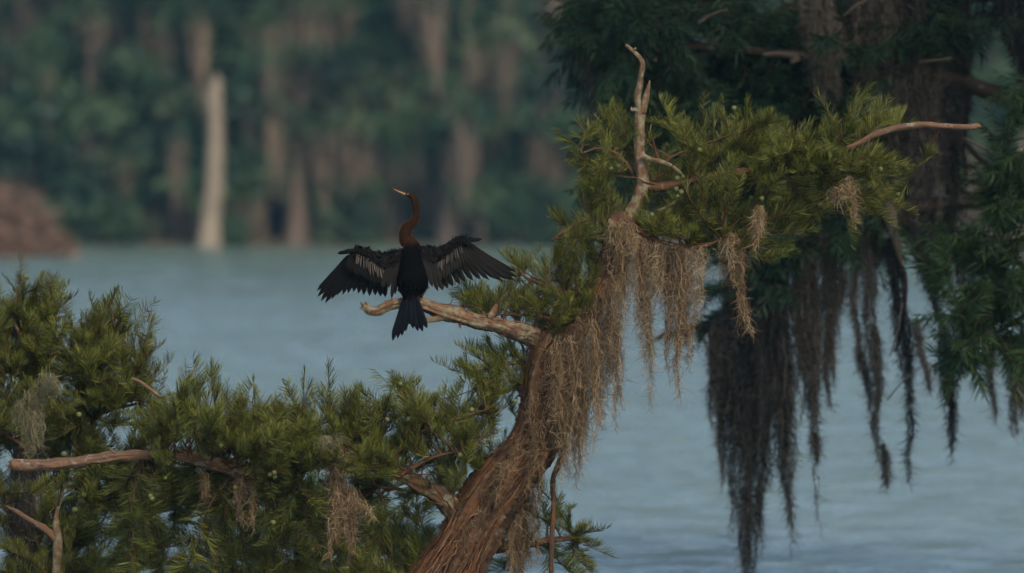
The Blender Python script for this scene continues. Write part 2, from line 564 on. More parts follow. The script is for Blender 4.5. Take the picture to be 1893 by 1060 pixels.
def grow_boughs(root, ends, limb_pts, r, spread=.25, spacing=.075, t0=.3, r0=.006, lift=.10, up=.55, Y=40.0, scale=(.60, .92),
                drop=0.0, matl='twig', limb_share=1.0, ybias=0.0, start_pull=.0, extra=2):
    """from the nearest limb a thin bough to each end; sprays along its outer part"""
    mats = []
    for e in ends:
        dep = e[2] if len(e) > 2 else ybias + r.normal() * spread
        E_ = at(e[0], e[1], Y + dep)
        sc = r.uniform(*scale)
        tgt = E_ + np.array([r.normal() * .12, -dep * .6, -r.uniform(.05, .25)])
        S_ = limb_pts[nearest(limb_pts, tgt)]
        L = np.linalg.norm(E_ - S_)
        mid = S_ + (E_ - S_) * .55 + np.array([0, 0, lift * L]) + r.normal(size=3) * .05 * L
        n = max(5, int(L / .04))
        P = spline(np.array([S_, mid, E_]), n)
        P[1:-1] += r.normal(size=(n - 2, 3)) * .004
        mb = MB()
        tube(mb, P, np.linspace(r0 * (.7 + .6 * min(L, 1)), .0016, n), 5, cap=False)
        part("twig", mb, M[matl], root)
        T = norm(np.gradient(P, axis=0))
        m_ = max(3, int(L * (1 - t0) / spacing))
        for u in np.concatenate([np.linspace(t0, .97, m_), [1.0] * extra]):
            i = min(n - 1, int(u * (n - 1)))
            sd = norm(r.normal(size=3) * np.array([1, 1, .5]))
            d = T[i] * r.uniform(.5, 1.1) + sd * .75 + np.array([0, 0, up * r.uniform(.2, 1.2)]) if u < .99 else T[i] + np.array([0, 0, up * .4]) + sd * .35
            mats.append(spray_matrix(P[i] - norm(d) * .05, d, r, sc * r.uniform(.8, 1.1)))
    return mats


# ------------------------------------------------------------------ moss
def moss_column(mb, top, bot, width, n, r, fibre=.0011, curl=1.0, taper=.25, wig=.0075, tone=.45, curl_len=(.015, .052), head=.5, loose=1.0):
    """one hanging hank made of a few ropes of tangled strands; each rope thins to a point, with curled side fibres"""
    top, bot = np.asarray(top, float), np.asarray(bot, float)
    L = np.linalg.norm(bot - top)
    k = max(8, int(L / .016))
    t = np.linspace(0, 1, k)
    n = int(n)
    nr = max(1, int(round(width / .030)))
    ro = (r.uniform(-.5, .5, (nr, 2)) if nr > 1 else np.zeros((1, 2))) * width * .85
    re = r.uniform(.74, 1.0, nr)
    re[int(r.integers(nr))] = 1.0
    rs = width / (nr ** .55) * .30 * loose
    which = r.integers(0, nr, n)
    end = re[which] * np.clip(r.beta(3.0, 1.0, n), .2, 1.0)
    st = r.uniform(0, .5, n) * (r.random(n) < .45) * end
    tau = st[:, None] + (end - st)[:, None] * t[None, :]
    P = top + (bot - top) * tau[..., None]
    loc = tau / re[which][:, None]
    pr = np.interp(loc, [0, .12, .4, .75, 1], [head, .95, 1.0, .55, taper * .5])
    conv = np.interp(loc, [0, .2, .6, 1], [.75, 1.0, .9, .75])
    ph = r.uniform(0, 6.28, (nr, 4))
    sx = (.014 * np.sin(tau * L * 6 + ph[which, 0:1]) + .006 * np.sin(tau * L * 17 + ph[which, 1:2])) * np.minimum(tau * 3, 1)
    off = r.normal(size=(n, 2)) * rs
    x = ro[which, 0:1] * conv + off[:, :1] * pr + sx
    y = ro[which, 1:2] * conv + off[:, 1:] * pr + .008 * np.sin(tau * L * 7 + ph[which, 2:3])
    for f_, a in ((26, 1.0), (70, .75), (150, .45), (260, .25)):
        x = x + wig * a * np.sin(tau * L * f_ * r.uniform(.7, 1.3, (n, 1)) + r.uniform(0, 6.28, (n, 1))) * r.uniform(.3, 1.3, (n, 1))
        y = y + wig * a * np.sin(tau * L * f_ * r.uniform(.7, 1.3, (n, 1)) + r.uniform(0, 6.28, (n, 1))) * r.uniform(.3, 1.3, (n, 1))
    P[..., 0] += x
    P[..., 1] += y
    tint = np.clip(r.normal(tone, .20, n) + r.normal(size=nr)[which] * .09, .02, 1)
    Wd = fibre * np.interp(t, [0, .7, 1], [1.1, 1, .5])[None, :] * r.uniform(.7, 1.4, (n, 1))
    a = r.uniform(0, math.pi, n)
    side = np.stack([np.cos(a), np.sin(a), 0 * a], 1)
    ribbons(mb, P, Wd, side, tint[:, None])
    m_ = int(n * L * 34 * curl)
    if m_ > 0:
        si, ki = r.integers(0, n, m_), r.integers(1, k, m_)
        B = P[si, ki]
        D = norm(np.stack([r.normal(size=m_), r.normal(size=m_), r.uniform(-1.2, .5, m_)], 1))
        D2 = norm(r.normal(size=(m_, 3)) + np.array([0, 0, -.7]))
        ln = r.uniform(*curl_len, m_)
        tt = np.linspace(0, 1, 5)
        C = B[:, None, :] + ln[:, None, None] * (D[:, None, :] * tt[None, :, None] + D2[:, None, :] * (tt ** 2)[None, :, None] * .9)
        side = norm(np.cross(D, r.normal(size=(m_, 3))))
        ribbons(mb, C, fibre * .85 * np.array([1, 1, .9, .7, .3])[None, :] * np.ones((m_, 1)), side, np.clip(tint[si] + r.normal(size=m_) * .12 + .05, 0, 1)[:, None])


def moss(label, cols, Y, r, matl='moss', name="spanish_moss", group=None, dens=1.0, **kw):
    """cols: (x_top, y_top, x_bottom, y_bottom, width_px[, strands[, depth]]) in photograph spots at distance Y"""
    pxm = F / Y
    mb = MB()
    c0 = cols[0]
    for c in cols:
        dep = c[6] if len(c) > 6 else r.normal() * .04
        n = c[5] if len(c) > 5 and c[5] else int((12 + c[4] * 1.35) * dens)
        moss_column(mb, at(c[0], c[1], Y + dep), at(c[2], c[3], Y + dep), c[4] / pxm, n, r, **kw)
    o = link(name, mb.mesh(name, M[matl], at(c0[0], c0[1], Y)), loc=at(c0[0], c0[1], Y))
    tag(o, label, "moss", group)
    return o


def px_path(pts, Y, n, dep=0.0):
    """pts: (x, y, radius_px[, depth]) -> positions, radii"""
    P = np.array([[*at(p[0], p[1], Y + (p[3] if len(p) > 3 else dep)), p[2] / (F / Y)] for p in pts])
    S = spline(P, n)
    return S[:, :3], np.maximum(S[:, 3], .001)

# ------------------------------------------------------------------ leaning cypress that carries the bird
rA = np.random.default_rng(21)
YA = 40.0
rootA = thing("cypress_tree", "leaning cypress with stringy orange brown trunk and lichened bare perch limb under the black bird", "tree", [*at(790, 1341, YA)[:2], -.05])
trunk_px = [(752, 1360, 118), (778, 1230, 90), (806, 1105, 66), (848, 1020, 51), (886, 948, 46), (930, 886, 44), (976, 830, 41), (1003, 768, 41), (1010, 706, 40), (1021, 652, 37),
            (1048, 605, 33), (1084, 562, 27), (1110, 525, 23), (1132, 482, 20), (1143, 440, 18), (1146, 410, 17)]
P, R = px_path(trunk_px, YA, 230)
mb = MB(); tube(mb, P, R, 72, ridge=.17, lump=.12, seed=1)
trunkA = part("trunk", mb, M['bark'], rootA)
# shaggy bark: loose strips lying up the trunk
mb = MB()
Tt, Nt, Bt = frames(P)
n_ = 2000
i0 = rA.integers(30, 200, n_)
th_ = rA.uniform(0, 6.28, n_)
ln_ = rA.integers(6, 22, n_)
kk = 6
PP = np.zeros((n_, kk, 3)); SD = np.zeros((n_, kk, 3))
for j in range(kk):
    ii_ = np.clip(i0 + (ln_ * j / (kk - 1)).astype(int), 0, 229)
    tj = th_ + .05 * np.sin(j * 1.3 + th_ * 7)
    rd_ = np.cos(tj)[:, None] * Nt[ii_] + np.sin(tj)[:, None] * Bt[ii_]
    lift = R[ii_] * rA.uniform(1.02, 1.10, n_) + (.010 * rA.random(n_) if j in (0, kk - 1) else 0)
    PP[:, j] = P[ii_] + rd_ * lift[:, None]
    SD[:, j] = np.cross(Tt[ii_], rd_)
ribbons(mb, PP, rA.uniform(.0008, .0042, n_)[:, None] * np.array([.3, .9, 1, 1, .8, .2])[None, :], SD, rA.uniform(0, 1, n_)[:, None])
o = part("bark_strips", mb, M['bark_strip'], trunkA); o["kind"] = "stuff"
limb_pts = [P]


def limb(pts, n=60, sides=20, ridge=.09, lump=.08, matl='twig', seed=0, name="branch", root=None, Y=YA, keep=True, dep=0.0):
    P, R = px_path(pts, Y, n, dep)
    mb = MB()
    tube(mb, P, R, sides, ridge=ridge, lump=lump, seed=seed)
    o = part(name, mb, M[matl], root or rootA)
    if keep:
        limb_pts.append(P)
    return o, P

# perch
perch, P_perch = limb([(671, 563, 5), (675, 568, 7.5), (684, 575, 8), (700, 575, 8), (716, 566, 8.5), (735, 561, 9), (760, 560, 10.5), (785, 565, 11.5), (812, 575, 13.5),
                       (842, 582, 13.5), (875, 592, 14), (912, 601, 15), (945, 610, 16.5), (975, 619, 17.5), (1002, 630, 19), (1022, 645, 20)], 170, 40, .13, .13, 'perch_bark', 2, "perch_branch")
for pts in ([(786, 593, 4.5), (800, 591, 6), (812, 587, 8), (826, 580, 9)], [(848, 590, 4), (850, 600, 3), (851, 607, 1.2)], [(905, 588, 7), (914, 574, 6), (918, 563, 2.5)]):
    mb = MB(); P_, R_ = px_path(pts, YA, 14, -.012); tube(mb, P_, R_, 12, ridge=.1, lump=.1, seed=4); part("branch_stub", mb, M['perch_bark'], perch)
for pts, par in (([(676, 571, 3), (669, 563, 2), (666, 557, .6)], perch), ([(680, 568, 2.4), (676, 559, 1.6), (677, 554, .5)], perch), ([(674, 573, 2.5), (668, 571, 1.4), (665, 568, .5)], perch)):
    mb = MB(); P_, R_ = px_path(pts, YA, 8, -.01); tube(mb, P_, R_, 7, ridge=.1); part("splinter", mb, M['perch_bark'], par)
mb = MB()                                              # flakes of bark curling off the perch
T_, N_, B_ = frames(P_perch)
n_ = 150
i0 = rA.integers(6, 150, n_); th_ = rA.uniform(0, 6.28, n_)
PP = np.zeros((n_, 4, 3)); SD = np.zeros((n_, 4, 3))
rp = np.interp(np.arange(170), [0, 40, 100, 170], np.array([7.5, 9.5, 14.5, 20]) / (F / YA))
for j in range(4):
    ii_ = np.clip(i0 + j * 2, 0, 169)
    rd_ = np.cos(th_)[:, None] * N_[ii_] + np.sin(th_)[:, None] * B_[ii_]
    PP[:, j] = P_perch[ii_] + rd_ * (rp[ii_] * 1.06 + (.006 * rA.random(n_) if j == 3 else 0))[:, None]
    SD[:, j] = np.cross(T_[ii_], rd_)
ribbons(mb, PP, rA.uniform(.002, .006, n_)[:, None] * np.array([.6, 1, 1, .4])[None, :], SD, rA.uniform(.2, 1, n_)[:, None])
o = part("bark_flakes", mb, M['bark_strip'], perch); o["kind"] = "stuff"
# left limb
left_limb, _ = limb([(868, 985, 28), (845, 950, 20), (815, 918, 16), (770, 893, 13), (720, 872, 13), (660, 853, 14), (600, 852, 13), (540, 860, 14), (480, 868, 15), (435, 868, 16),
                     (395, 858, 14), (350, 846, 11), (300, 841, 10), (262, 842, 10)], 150, 30, .14, .14, 'limb_bark', 5, "limb")
dead_log, _ = limb([(275, 840, 8.5), (240, 842, 9), (200, 846, 9.5), (150, 853, 10), (100, 858, 10), (55, 860, 10.5), (28, 860, 10), (22, 861, 8.5)], 110, 32, .13, .11, 'dead_wood', 6, "broken_limb", dep=-.08, keep=False)
for pts in ([(26, 857, 4), (19, 855, 2), (14, 853, .6)], [(26, 864, 4), (18, 866, 2), (13, 869, .6)], [(24, 860, 4), (17, 861, 2), (10, 860, .6)]):
    mb = MB(); P_, R_ = px_path(pts, YA, 8, -.08); tube(mb, P_, R_, 7, ridge=.1); part("splinter", mb, M['dead_wood'], dead_log)
for pts in ([(213, 838, 3), (206, 832, 2.4), (200, 828, 1)], [(243, 700, 2.2), (258, 706, 3.2), (275, 718, 3.4), (297, 735, 3.6)]):
    mb = MB(); P_, R_ = px_path(pts, YA, 12, -.25); tube(mb, P_, R_, 8, ridge=.05); part("dead_twig", mb, M['dead_wood'], rootA)
# upper snag with its fork
snag, _ = limb([(1146, 440, 15), (1168, 395, 13), (1184, 355, 13), (1187, 320, 11.5), (1182, 280, 10), (1182, 240, 9.5), (1184, 205, 8.5), (1179, 182, 7), (1182, 160, 6), (1185, 138, 5),
                (1188, 120, 4.5), (1183, 108, 4.5), (1175, 99, 4), (1166, 91, 3.2), (1157, 84, 3)], 130, 22, .10, .08, 'perch_bark', 7, "snag")
for pts in ([(1187, 210, 7), (1192, 190, 6.5), (1196, 172, 5), (1199, 160, 3.5), (1201, 149, 1)], [(1172, 92, 2), (1175, 90, 2.2), (1176, 90, 1.4)], [(1183, 205, 5), (1174, 203, 4), (1168, 203, 2.5), (1167, 198, 1.2)]):
    mb = MB(); P_, R_ = px_path(pts, YA, 14, -.01); tube(mb, P_, R_, 10, ridge=.12, lump=.1, seed=3); part("snag_fork", mb, M['perch_bark'], snag)
# broken stub with the moss
stub, _ = limb([(1140, 455, 18), (1142, 425, 17), (1143, 402, 17), (1142, 396, 14)], 24, 24, .14, .1, 'bark', 8, "broken_stub", keep=False, dep=-.03)
# limbs into the upper foliage
limb([(1186, 345, 9), (1230, 345, 9), (1290, 330, 8), (1370, 318, 7.5), (1450, 308, 7), (1520, 295, 6), (1575, 270, 5)], 80, 12, .08, .08, 'twig', 9)
limb([(1566, 274, 3.5), (1590, 264, 5), (1620, 248, 5.5), (1660, 237, 6), (1700, 231, 6), (1740, 233, 5.5), (1790, 235, 4.8), (1806, 233, 5.5), (1813, 234, 2)], 60, 14, .1, .08, 'dead_wood', 10, "dead_branch_tip", dep=-.12)
limb([(1150, 425, 8), (1120, 405, 7), (1085, 405, 6), (1050, 425, 4), (1020, 445, 2)], 40, 10, .08, .08, 'twig', 11, dep=.03)
limb([(1187, 288, 5), (1205, 295, 4.5), (1230, 302, 4.5), (1252, 315, 3.8), (1260, 322, 2)], 30, 10, .1, .08, 'perch_bark', 12, dep=-.06)
limb([(1225, 305, 2), (1240, 292, 2.2), (1258, 283, 2), (1285, 275, 1.4)], 20, 8, .1, .05, 'twig', 13, dep=-.06)
limb([(1150, 405, 8), (1165, 415, 7), (1190, 433, 6), (1225, 448, 5), (1270, 458, 4.5), (1300, 455, 4), (1335, 443, 3)], 50, 10, .1, .1, 'twig', 14, dep=-.07)
limb([(1215, 390, 3), (1232, 385, 4), (1248, 375, 4), (1262, 368, 3)], 20, 8, .1, .1, 'perch_bark', 15, dep=-.1)
limb([(1187, 350, 6), (1170, 320, 4.5), (1140, 285, 3.5), (1105, 275, 2.8), (1075, 285, 2)], 40, 8, .08, .05, 'twig', 16, dep=.04)
limb([(1088, 562, 8), (1055, 545, 6), (1015, 530, 5), (975, 515, 3), (960, 500, 2)], 40, 8, .08, .05, 'twig', 17, dep=.05)
limb([(1045, 602, 4), (1000, 585, 3), (950, 582, 2.4), (905, 582, 1.6)], 40, 8, .08, .05, 'twig', 18, dep=.03)
limb([(1000, 690, 7), (965, 672, 5), (920, 675, 3.5), (875, 690, 2)], 30, 8, .08, .05, 'twig', 19, dep=.06)
limb([(720, 868, 6), (740, 830, 5), (770, 800, 4.5), (778, 775, 4), (762, 745, 3), (742, 718, 2)], 40, 8, .06, .05, 'twig', 20, dep=-.1)
limb([(770, 800, 4), (800, 792, 3.4), (845, 775, 2.6), (900, 757, 1.6)], 30, 8, .06, .05, 'twig', 21, dep=-.1)
limb([(740, 880, 4), (790, 850, 3.2), (830, 838, 2.6), (868, 833, 1.8)], 30, 8, .06, .05, 'twig', 22, dep=-.12)
limb([(905, 1010, 14), (960, 1010, 9), (1010, 1000, 7), (1060, 995, 4)], 30, 10, .08, .08, 'twig', 23, dep=.25)
limb([(700, 900, 3), (740, 905, 3.2), (790, 915, 3), (825, 920, 4)], 30, 8, .06, .05, 'twig', 24, dep=.05)
LP = np.concatenate(limb_pts)

low_ends = [(330, 712), (370, 702), (405, 714), (440, 752), (480, 750), (520, 752), (560, 748), (600, 738), (640, 738), (665, 742), (705, 748), (738, 716), (788, 740), (760, 778),
            (832, 768), (872, 753), (912, 760), (880, 788), (862, 832), (690, 785), (620, 790), (540, 790), (460, 790), (390, 780), (330, 770), (280, 725), (300, 800), (720, 830),
            (780, 850), (810, 880), (420, 760), (500, 770), (580, 775), (650, 775), (350, 740), (300, 760), (440, 820), (520, 825), (600, 820), (680, 830), (370, 815), (740, 800),
            (560, 800), (480, 800), (410, 790), (835, 875)]
front_ends = [(285, 838, -.35), (300, 860, -.3), (315, 825, -.32), (470, 842, -.3), (505, 862, -.32), (540, 845, -.35), (575, 868, -.3), (560, 835, -.4), (665, 850, -.34), (690, 868, -.3),
              (715, 850, -.36), (745, 868, -.32), (775, 880, -.3), (800, 893, -.3), (820, 880, -.34), (380, 835, -.3), (840, 895, -.28), (690, 840, -.38), (450, 856, -.3), (485, 850, -.3), (520, 856, -.34), (600, 850, -.34), (630, 866, -.3), (585, 845, -.3), (650, 862, -.32), (675, 880, -.3), (705, 882, -.3), (620, 852, -.36), (340, 838, -.3), (300, 845, -.34)]
low_ends = [(e[0], e[1] + 16) for e in low_ends]
mats = grow_boughs(rootA, low_ends, LP, rA, spread=.20, spacing=.036, lift=.02, up=.6, ybias=-.06, scale=(.65, 1.0))
jit = [(e[0] + rA.normal() * 22, e[1] + abs(rA.normal()) * 30 + 8) for e in low_ends]
mats += grow_boughs(rootA, jit, LP, rA, spread=.2, spacing=.042, lift=.02, up=.5, ybias=.05, scale=(.65, 1.0))
shoots = [(738, 722), (790, 742), (836, 770), (876, 760), (905, 764), (884, 790), (660, 744), (610, 742), (470, 752), (395, 712), (340, 712), (560, 752), (860, 822), (745, 735)]
mats += grow_boughs(rootA, shoots, LP, rA, spread=.08, spacing=.10, lift=.0, up=.35, ybias=-.02, scale=(.8, 1.05), t0=.45, extra=1)
fill = [(rA.uniform(300, 860), rA.uniform(765, 850)) for _ in range(46)]
mats += grow_boughs(rootA, fill, LP, rA, spread=.25, spacing=.05, lift=.02, up=.6, ybias=.05, scale=(.65, 1.0))
mats += grow_boughs(rootA, front_ends, LP, rA, spacing=.06, lift=.02, up=.45, scale=(.5, .75))
under_ends = [(300, 905), (250, 930), (330, 955), (290, 1000), (400, 950), (420, 1015), (350, 1040), (480, 990), (520, 1010), (560, 960), (620, 975), (640, 1025), (700, 985), (740, 1005),
              (680, 1055), (775, 955), (600, 1065), (460, 1055), (240, 1040), (540, 1085), (780, 1040), (360, 890), (470, 905), (540, 915), (650, 930), (745, 945), (300, 1065), (400, 1080),
              (700, 1085), (270, 965), (380, 1000)]
under_ends += [(rA.uniform(240, 800), rA.uniform(890, 1080)) for _ in range(34)]
mats += grow_boughs(rootA, under_ends, LP, rA, spread=.25, scale=(.65, 1.0), spacing=.05, lift=.05, up=.25, ybias=.35)
right_ends = [(1050, 965), (1092, 1012), (1040, 1045), (1000, 1010), (965, 1045), (1075, 985), (1060, 1030), (1020, 960), (985, 955), (1000, 905), (930, 1050), (1085, 1050)]
mats += grow_boughs(rootA, right_ends, LP, rA, spread=.1, spacing=.055, lift=.05, up=.5, ybias=.32)
perch_ends = [(850, 556), (872, 558), (895, 562), (920, 560), (945, 530), (860, 562), (845, 545), (868, 548), (890, 556), (915, 568), (962, 498), (990, 490), (1010, 500), (1040, 520), (950, 545), (985, 555), (1010, 565), (1060, 555), (1080, 590), (1015, 605),
              (940, 565), (975, 530), (1045, 590), (1065, 520), (1090, 490)]
mats += grow_boughs(rootA, perch_ends, LP, rA, spread=.08, spacing=.07, lift=.05, up=.55, ybias=.14, scale=(.6, .9))
mats += grow_boughs(rootA, [(e[0] + rA.normal() * 12, e[1] + rA.normal() * 10) for e in perch_ends], LP, rA, spread=.06, spacing=.07, lift=.05, up=.5, ybias=.2, scale=(.6, .9))
trunk_ends = [(862, 684), (885, 705), (912, 660), (948, 655), (905, 735), (940, 745), (970, 690), (955, 715), (925, 690), (905, 850), (925, 845), (880, 858)]
trunk_ends += [(870, 695), (900, 672), (930, 668), (960, 665), (890, 715), (930, 725), (915, 705)]
mats += grow_boughs(rootA, trunk_ends, LP, rA, spread=.08, spacing=.08, lift=.02, up=.3, ybias=.05, scale=(.65, .9))
up_ends = [(1070, 285), (1102, 262), (1142, 212), (1160, 202), (1068, 305), (1018, 440), (1032, 458), (1060, 392), (1082, 368), (1122, 366), (1052, 430), (1100, 425), (1240, 205), (1215, 245),
           (1300, 205), (1342, 195), (1380, 198), (1420, 205), (1450, 237), (1440, 272), (1500, 252), (1532, 218), (1602, 178), (1650, 192), (1678, 212), (1570, 212), (1688, 322), (1668, 348),
           (1622, 348), (1640, 275), (1560, 330), (1520, 280), (1480, 330), (1430, 330), (1380, 280), (1330, 260), (1280, 270), (1240, 300), (1300, 330), (1350, 350), (1400, 385), (1460, 405),
           (1440, 432), (1380, 420), (1330, 395), (1290, 380), (1270, 350), (1415, 450), (1220, 380), (1180, 390), (1155, 388), (1240, 410), (1300, 425), (1120, 240), (1200, 210), (1130, 300),
           (1260, 240), (1390, 240), (1480, 270), (1560, 250), (1620, 215), (1600, 300), (1350, 300), (1460, 370), (1520, 350), (1090, 330), (1040, 400), (1130, 420), (1210, 330), (1660, 300)]
up_ends = [(e[0] + (12 if e[0] < 1120 else -22 if e[0] > 1580 else 0), e[1] + 26) for e in up_ends]
mats += grow_boughs(rootA, up_ends, LP, rA, spread=.18, spacing=.040, lift=.04, up=.55, ybias=.05, scale=(.62, .98))
fill = [(rA.uniform(1090, 1640), rA.uniform(250, 400)) for _ in range(40)]
mats += grow_boughs(rootA, fill, LP, rA, spread=.2, spacing=.05, lift=.04, up=.5, ybias=.08, scale=(.62, .98))
mats += grow_boughs(rootA, [(1262, 345, -.3), (1300, 350, -.28), (1330, 332, -.3), (1395, 325, -.3), (1440, 330, -.28), (1475, 315, -.3), (1520, 305, -.3), (1545, 295, -.28), (1360, 345, -.32), (1420, 345, -.3),
                            (1100, 415, -.25), (1070, 425, -.25), (1120, 430, -.2), (1240, 430, -.25), (1280, 440, -.2)], LP, rA, spacing=.06, lift=.02, up=.5, scale=(.55, .8))
mats += grow_boughs(rootA, [(1020, 545, -.1), (1050, 560, -.14), (1080, 540, -.12), (1060, 590, -.14), (1090, 575, -.12), (1005, 575, -.1), (1040, 600, -.14), (985, 560, -.1), (965, 535, -.1), (1100, 512, -.1),
                            (1075, 560, -.16), (1030, 575, -.16), (1010, 530, -.1)], LP, rA, spacing=.06, lift=.03, up=.5, scale=(.55, .8))
mats = [m_ for m_ in mats if not hides_bare_wood(m_)]
place_sprays(rootA, mats, SPRAY, SPRAY_MB, M['needle'])

# green cones on the leaning cypress
import bmesh
bm = bmesh.new()
bmesh.ops.create_icosphere(bm, subdivisions=2, radius=.0155)
for v in bm.verts:
    th, ph = math.atan2(v.co.y, v.co.x), math.asin(max(-1, min(1, v.co.z / .0155)))
    v.co *= 1 + .055 * math.sin(5 * th) * math.cos(4 * ph) + random.uniform(-.02, .02)
cone_me = bpy.data.meshes.new("cone"); bm.to_mesh(cone_me); bm.free()
cone_me.materials.append(M['cone'])
a_ = cone_me.attributes.new("tint", 'FLOAT', 'POINT'); a_.data.foreach_set("value", np.full(len(cone_me.vertices), .5, np.float32))
for p_ in cone_me.polygons: p_.use_smooth = True
for (x, y) in [(1130, 312), (1143, 308), (1252, 330), (1262, 327), (1250, 350), (1259, 355), (1252, 363), (1293, 278), (1205, 397), (1408, 367), (1357, 200), (1502, 315), (1628, 313),
               (1660, 360), (278, 917), (281, 922), (305, 884), (398, 826), (408, 824), (434, 902), (499, 878), (507, 874), (508, 882), (578, 836), (584, 888), (598, 877), (740, 710),
               (754, 775), (872, 758), (850, 842), (505, 966), (716, 776), (952, 742)]:
    o = link("cone", cone_me, rootA)
    w_ = at(x, y, YA - .30 + rA.uniform(-.03, .03))
    o.location = tuple(w_ - np.array(rootA.location))
    o.rotation_euler = tuple(rA.uniform(0, 3, 3))
    o.scale = [rA.uniform(.7, .95)] * 3

# ------------------------------------------------------------------ mossy trees at the left edge
limb_pts = []
YB = 41.2
rB = np.random.default_rng(5)
rootB = thing("cypress_tree", "moss coated dark cypress at the left edge with its tip rising over the water", "tree", [*at(40, 1310, YB)[:2], -.05])
limb([(38, 1320, 44), (44, 1150, 30), (46, 1000, 25), (44, 900, 22), (48, 800, 19), (52, 720, 14), (48, 650, 9), (45, 600, 6), (40, 560, 3.5), (45, 520, 2)], 110, 28, .14, .08, 'dark_bark', 31, "trunk", rootB, YB)
for k_, pts in enumerate([[(50, 740, 6), (110, 700, 5), (170, 660, 4), (205, 625, 3.4), (208, 590, 2.6), (205, 565, 1.6)], [(48, 640, 4), (25, 590, 3), (30, 550, 2.2), (42, 515, 1.5)],
                          [(50, 720, 5), (100, 655, 4), (130, 660, 2.5), (165, 690, 2)], [(50, 800, 6), (120, 790, 5), (200, 760, 3.5), (260, 745, 2)], [(46, 920, 6), (110, 900, 4), (180, 905, 3), (230, 900, 2)],
                          [(48, 700, 4), (20, 690, 3), (-20, 680, 2)], [(48, 830, 4), (20, 810, 3), (-20, 800, 2)], [(46, 960, 4), (10, 940, 3), (-20, 930, 2)]]):
    limb(pts, 40, 8, .08, .06, 'twig', 40 + k_, "branch", rootB, YB, dep=rB.normal() * .1 - .1)
LPB = np.concatenate(limb_pts)
B_ends = [(45, 512), (75, 518), (90, 548), (62, 562), (20, 585), (0, 605), (100, 600), (30, 640), (85, 650), (130, 655), (168, 622), (200, 566), (228, 572), (160, 662), (210, 655), (258, 664),
          (285, 692), (240, 705), (180, 705), (110, 705), (40, 700), (0, 692), (20, 765), (90, 770), (160, 765), (220, 775), (270, 775), (0, 825), (100, 830), (180, 820), (30, 905), (100, 905),
          (170, 905), (0, 955), (60, 960), (140, 985), (200, 985), (180, 1045), (15, 1045), (240, 850), (10, 640), (60, 610), (140, 720), (70, 740), (200, 730), (130, 800), (60, 820), (150, 870),
          (215, 900), (150, 1030), (230, 960)]
B_ends = [(e[0] - 4, e[1] + 14) for e in B_ends]
B_ends += [(rB.uniform(-10, 250), rB.uniform(870, 1080)) for _ in range(16)] + [(rB.uniform(-10, 285), rB.uniform(650, 800)) for _ in range(20)] + [(rB.uniform(0, 95), rB.uniform(545, 640)) for _ in range(9)] + [(rB.uniform(150, 240), rB.uniform(600, 670)) for _ in range(9)]
B_ends += [(e[0] + rB.normal() * 25, e[1] + abs(rB.normal()) * 30 + 5) for e in B_ends[10:]]
mats = grow_boughs(rootB, B_ends, LPB, rB, spread=.18, scale=(.65, 1.0), spacing=.040, lift=.04, up=.5, Y=YB, ybias=-.15)
place_sprays(rootB, mats, SPRAY, SPRAY_MB, M['needle'], 280)
for (x, y) in [(37, 802), (118, 840), (138, 943), (48, 512), (155, 915), (146, 767), (262, 762)]:
    o = link("cone", cone_me, rootB); o.location = tuple(at(x, y, YB - .55) - np.array(rootB.location)); o.rotation_euler = tuple(rB.uniform(0, 3, 3))

limb_pts = []
YA = 40.0; YC = 40.7
rootC = thing("cypress_sapling", "thin pale trunked sapling with one bent side branch beside the dark left trunk", "tree", [*at(103, 1320, YC)[:2], -.05])
limb([(103, 1325, 13), (104, 1150, 10), (106, 1050, 9), (106, 1000, 8.5), (104, 960, 5), (112, 920, 3.5), (122, 890, 2)], 60, 16, .08, .1, 'perch_bark', 51, "trunk", rootC, YC)
limb([(106, 1003, 7.5), (96, 988, 7), (75, 973, 6), (55, 962, 5), (30, 946, 4), (10, 935, 2.5)], 40, 12, .1, .1, 'dead_wood', 52, "branch", rootC, YC)
mats = grow_boughs(rootC, [(60, 1040), (0, 1010), (0, 905), (130, 1010), (70, 905), (125, 885), (190, 1060), (15, 1060), (150, 950), (60, 1075)], np.concatenate(limb_pts), rB, spread=.15, spacing=.12, lift=.05, up=.4, Y=YC, ybias=-.1)
place_sprays(rootC, mats, SPRAY, SPRAY_MB, M['needle'])

limb_pts = []
YD = 42.5
rootD = thing("cypress_tree", "small dark cypress standing behind the low left limb", "tree", [*at(560, 1290, YD)[:2], -.05])
limb([(560, 1300, 26), (560, 1100, 17), (558, 1000, 13), (562, 940, 10), (555, 890, 6), (560, 850, 3)], 60, 18, .12, .08, 'dark_bark', 61, "trunk", rootD, YD)
D_ends = [(470, 980), (500, 1030), (620, 1000), (650, 960), (600, 920), (520, 920), (700, 1030), (740, 1060), (430, 1050), (780, 1000), (380, 1030), (660, 1060), (560, 1040), (480, 1070), (720, 960), (340, 1060), (300, 1030), (600, 1040)]
D_ends += [(rB.uniform(220, 800), rB.uniform(890, 1085)) for _ in range(46)]
mats = grow_boughs(rootD, D_ends, np.concatenate(limb_pts), rB, spread=.3, spacing=.075, lift=.05, up=.3, Y=YD, scale=(.8, 1.2))
place_sprays(rootD, mats, SPRAY, SPRAY_MB, M['needle_shade'])

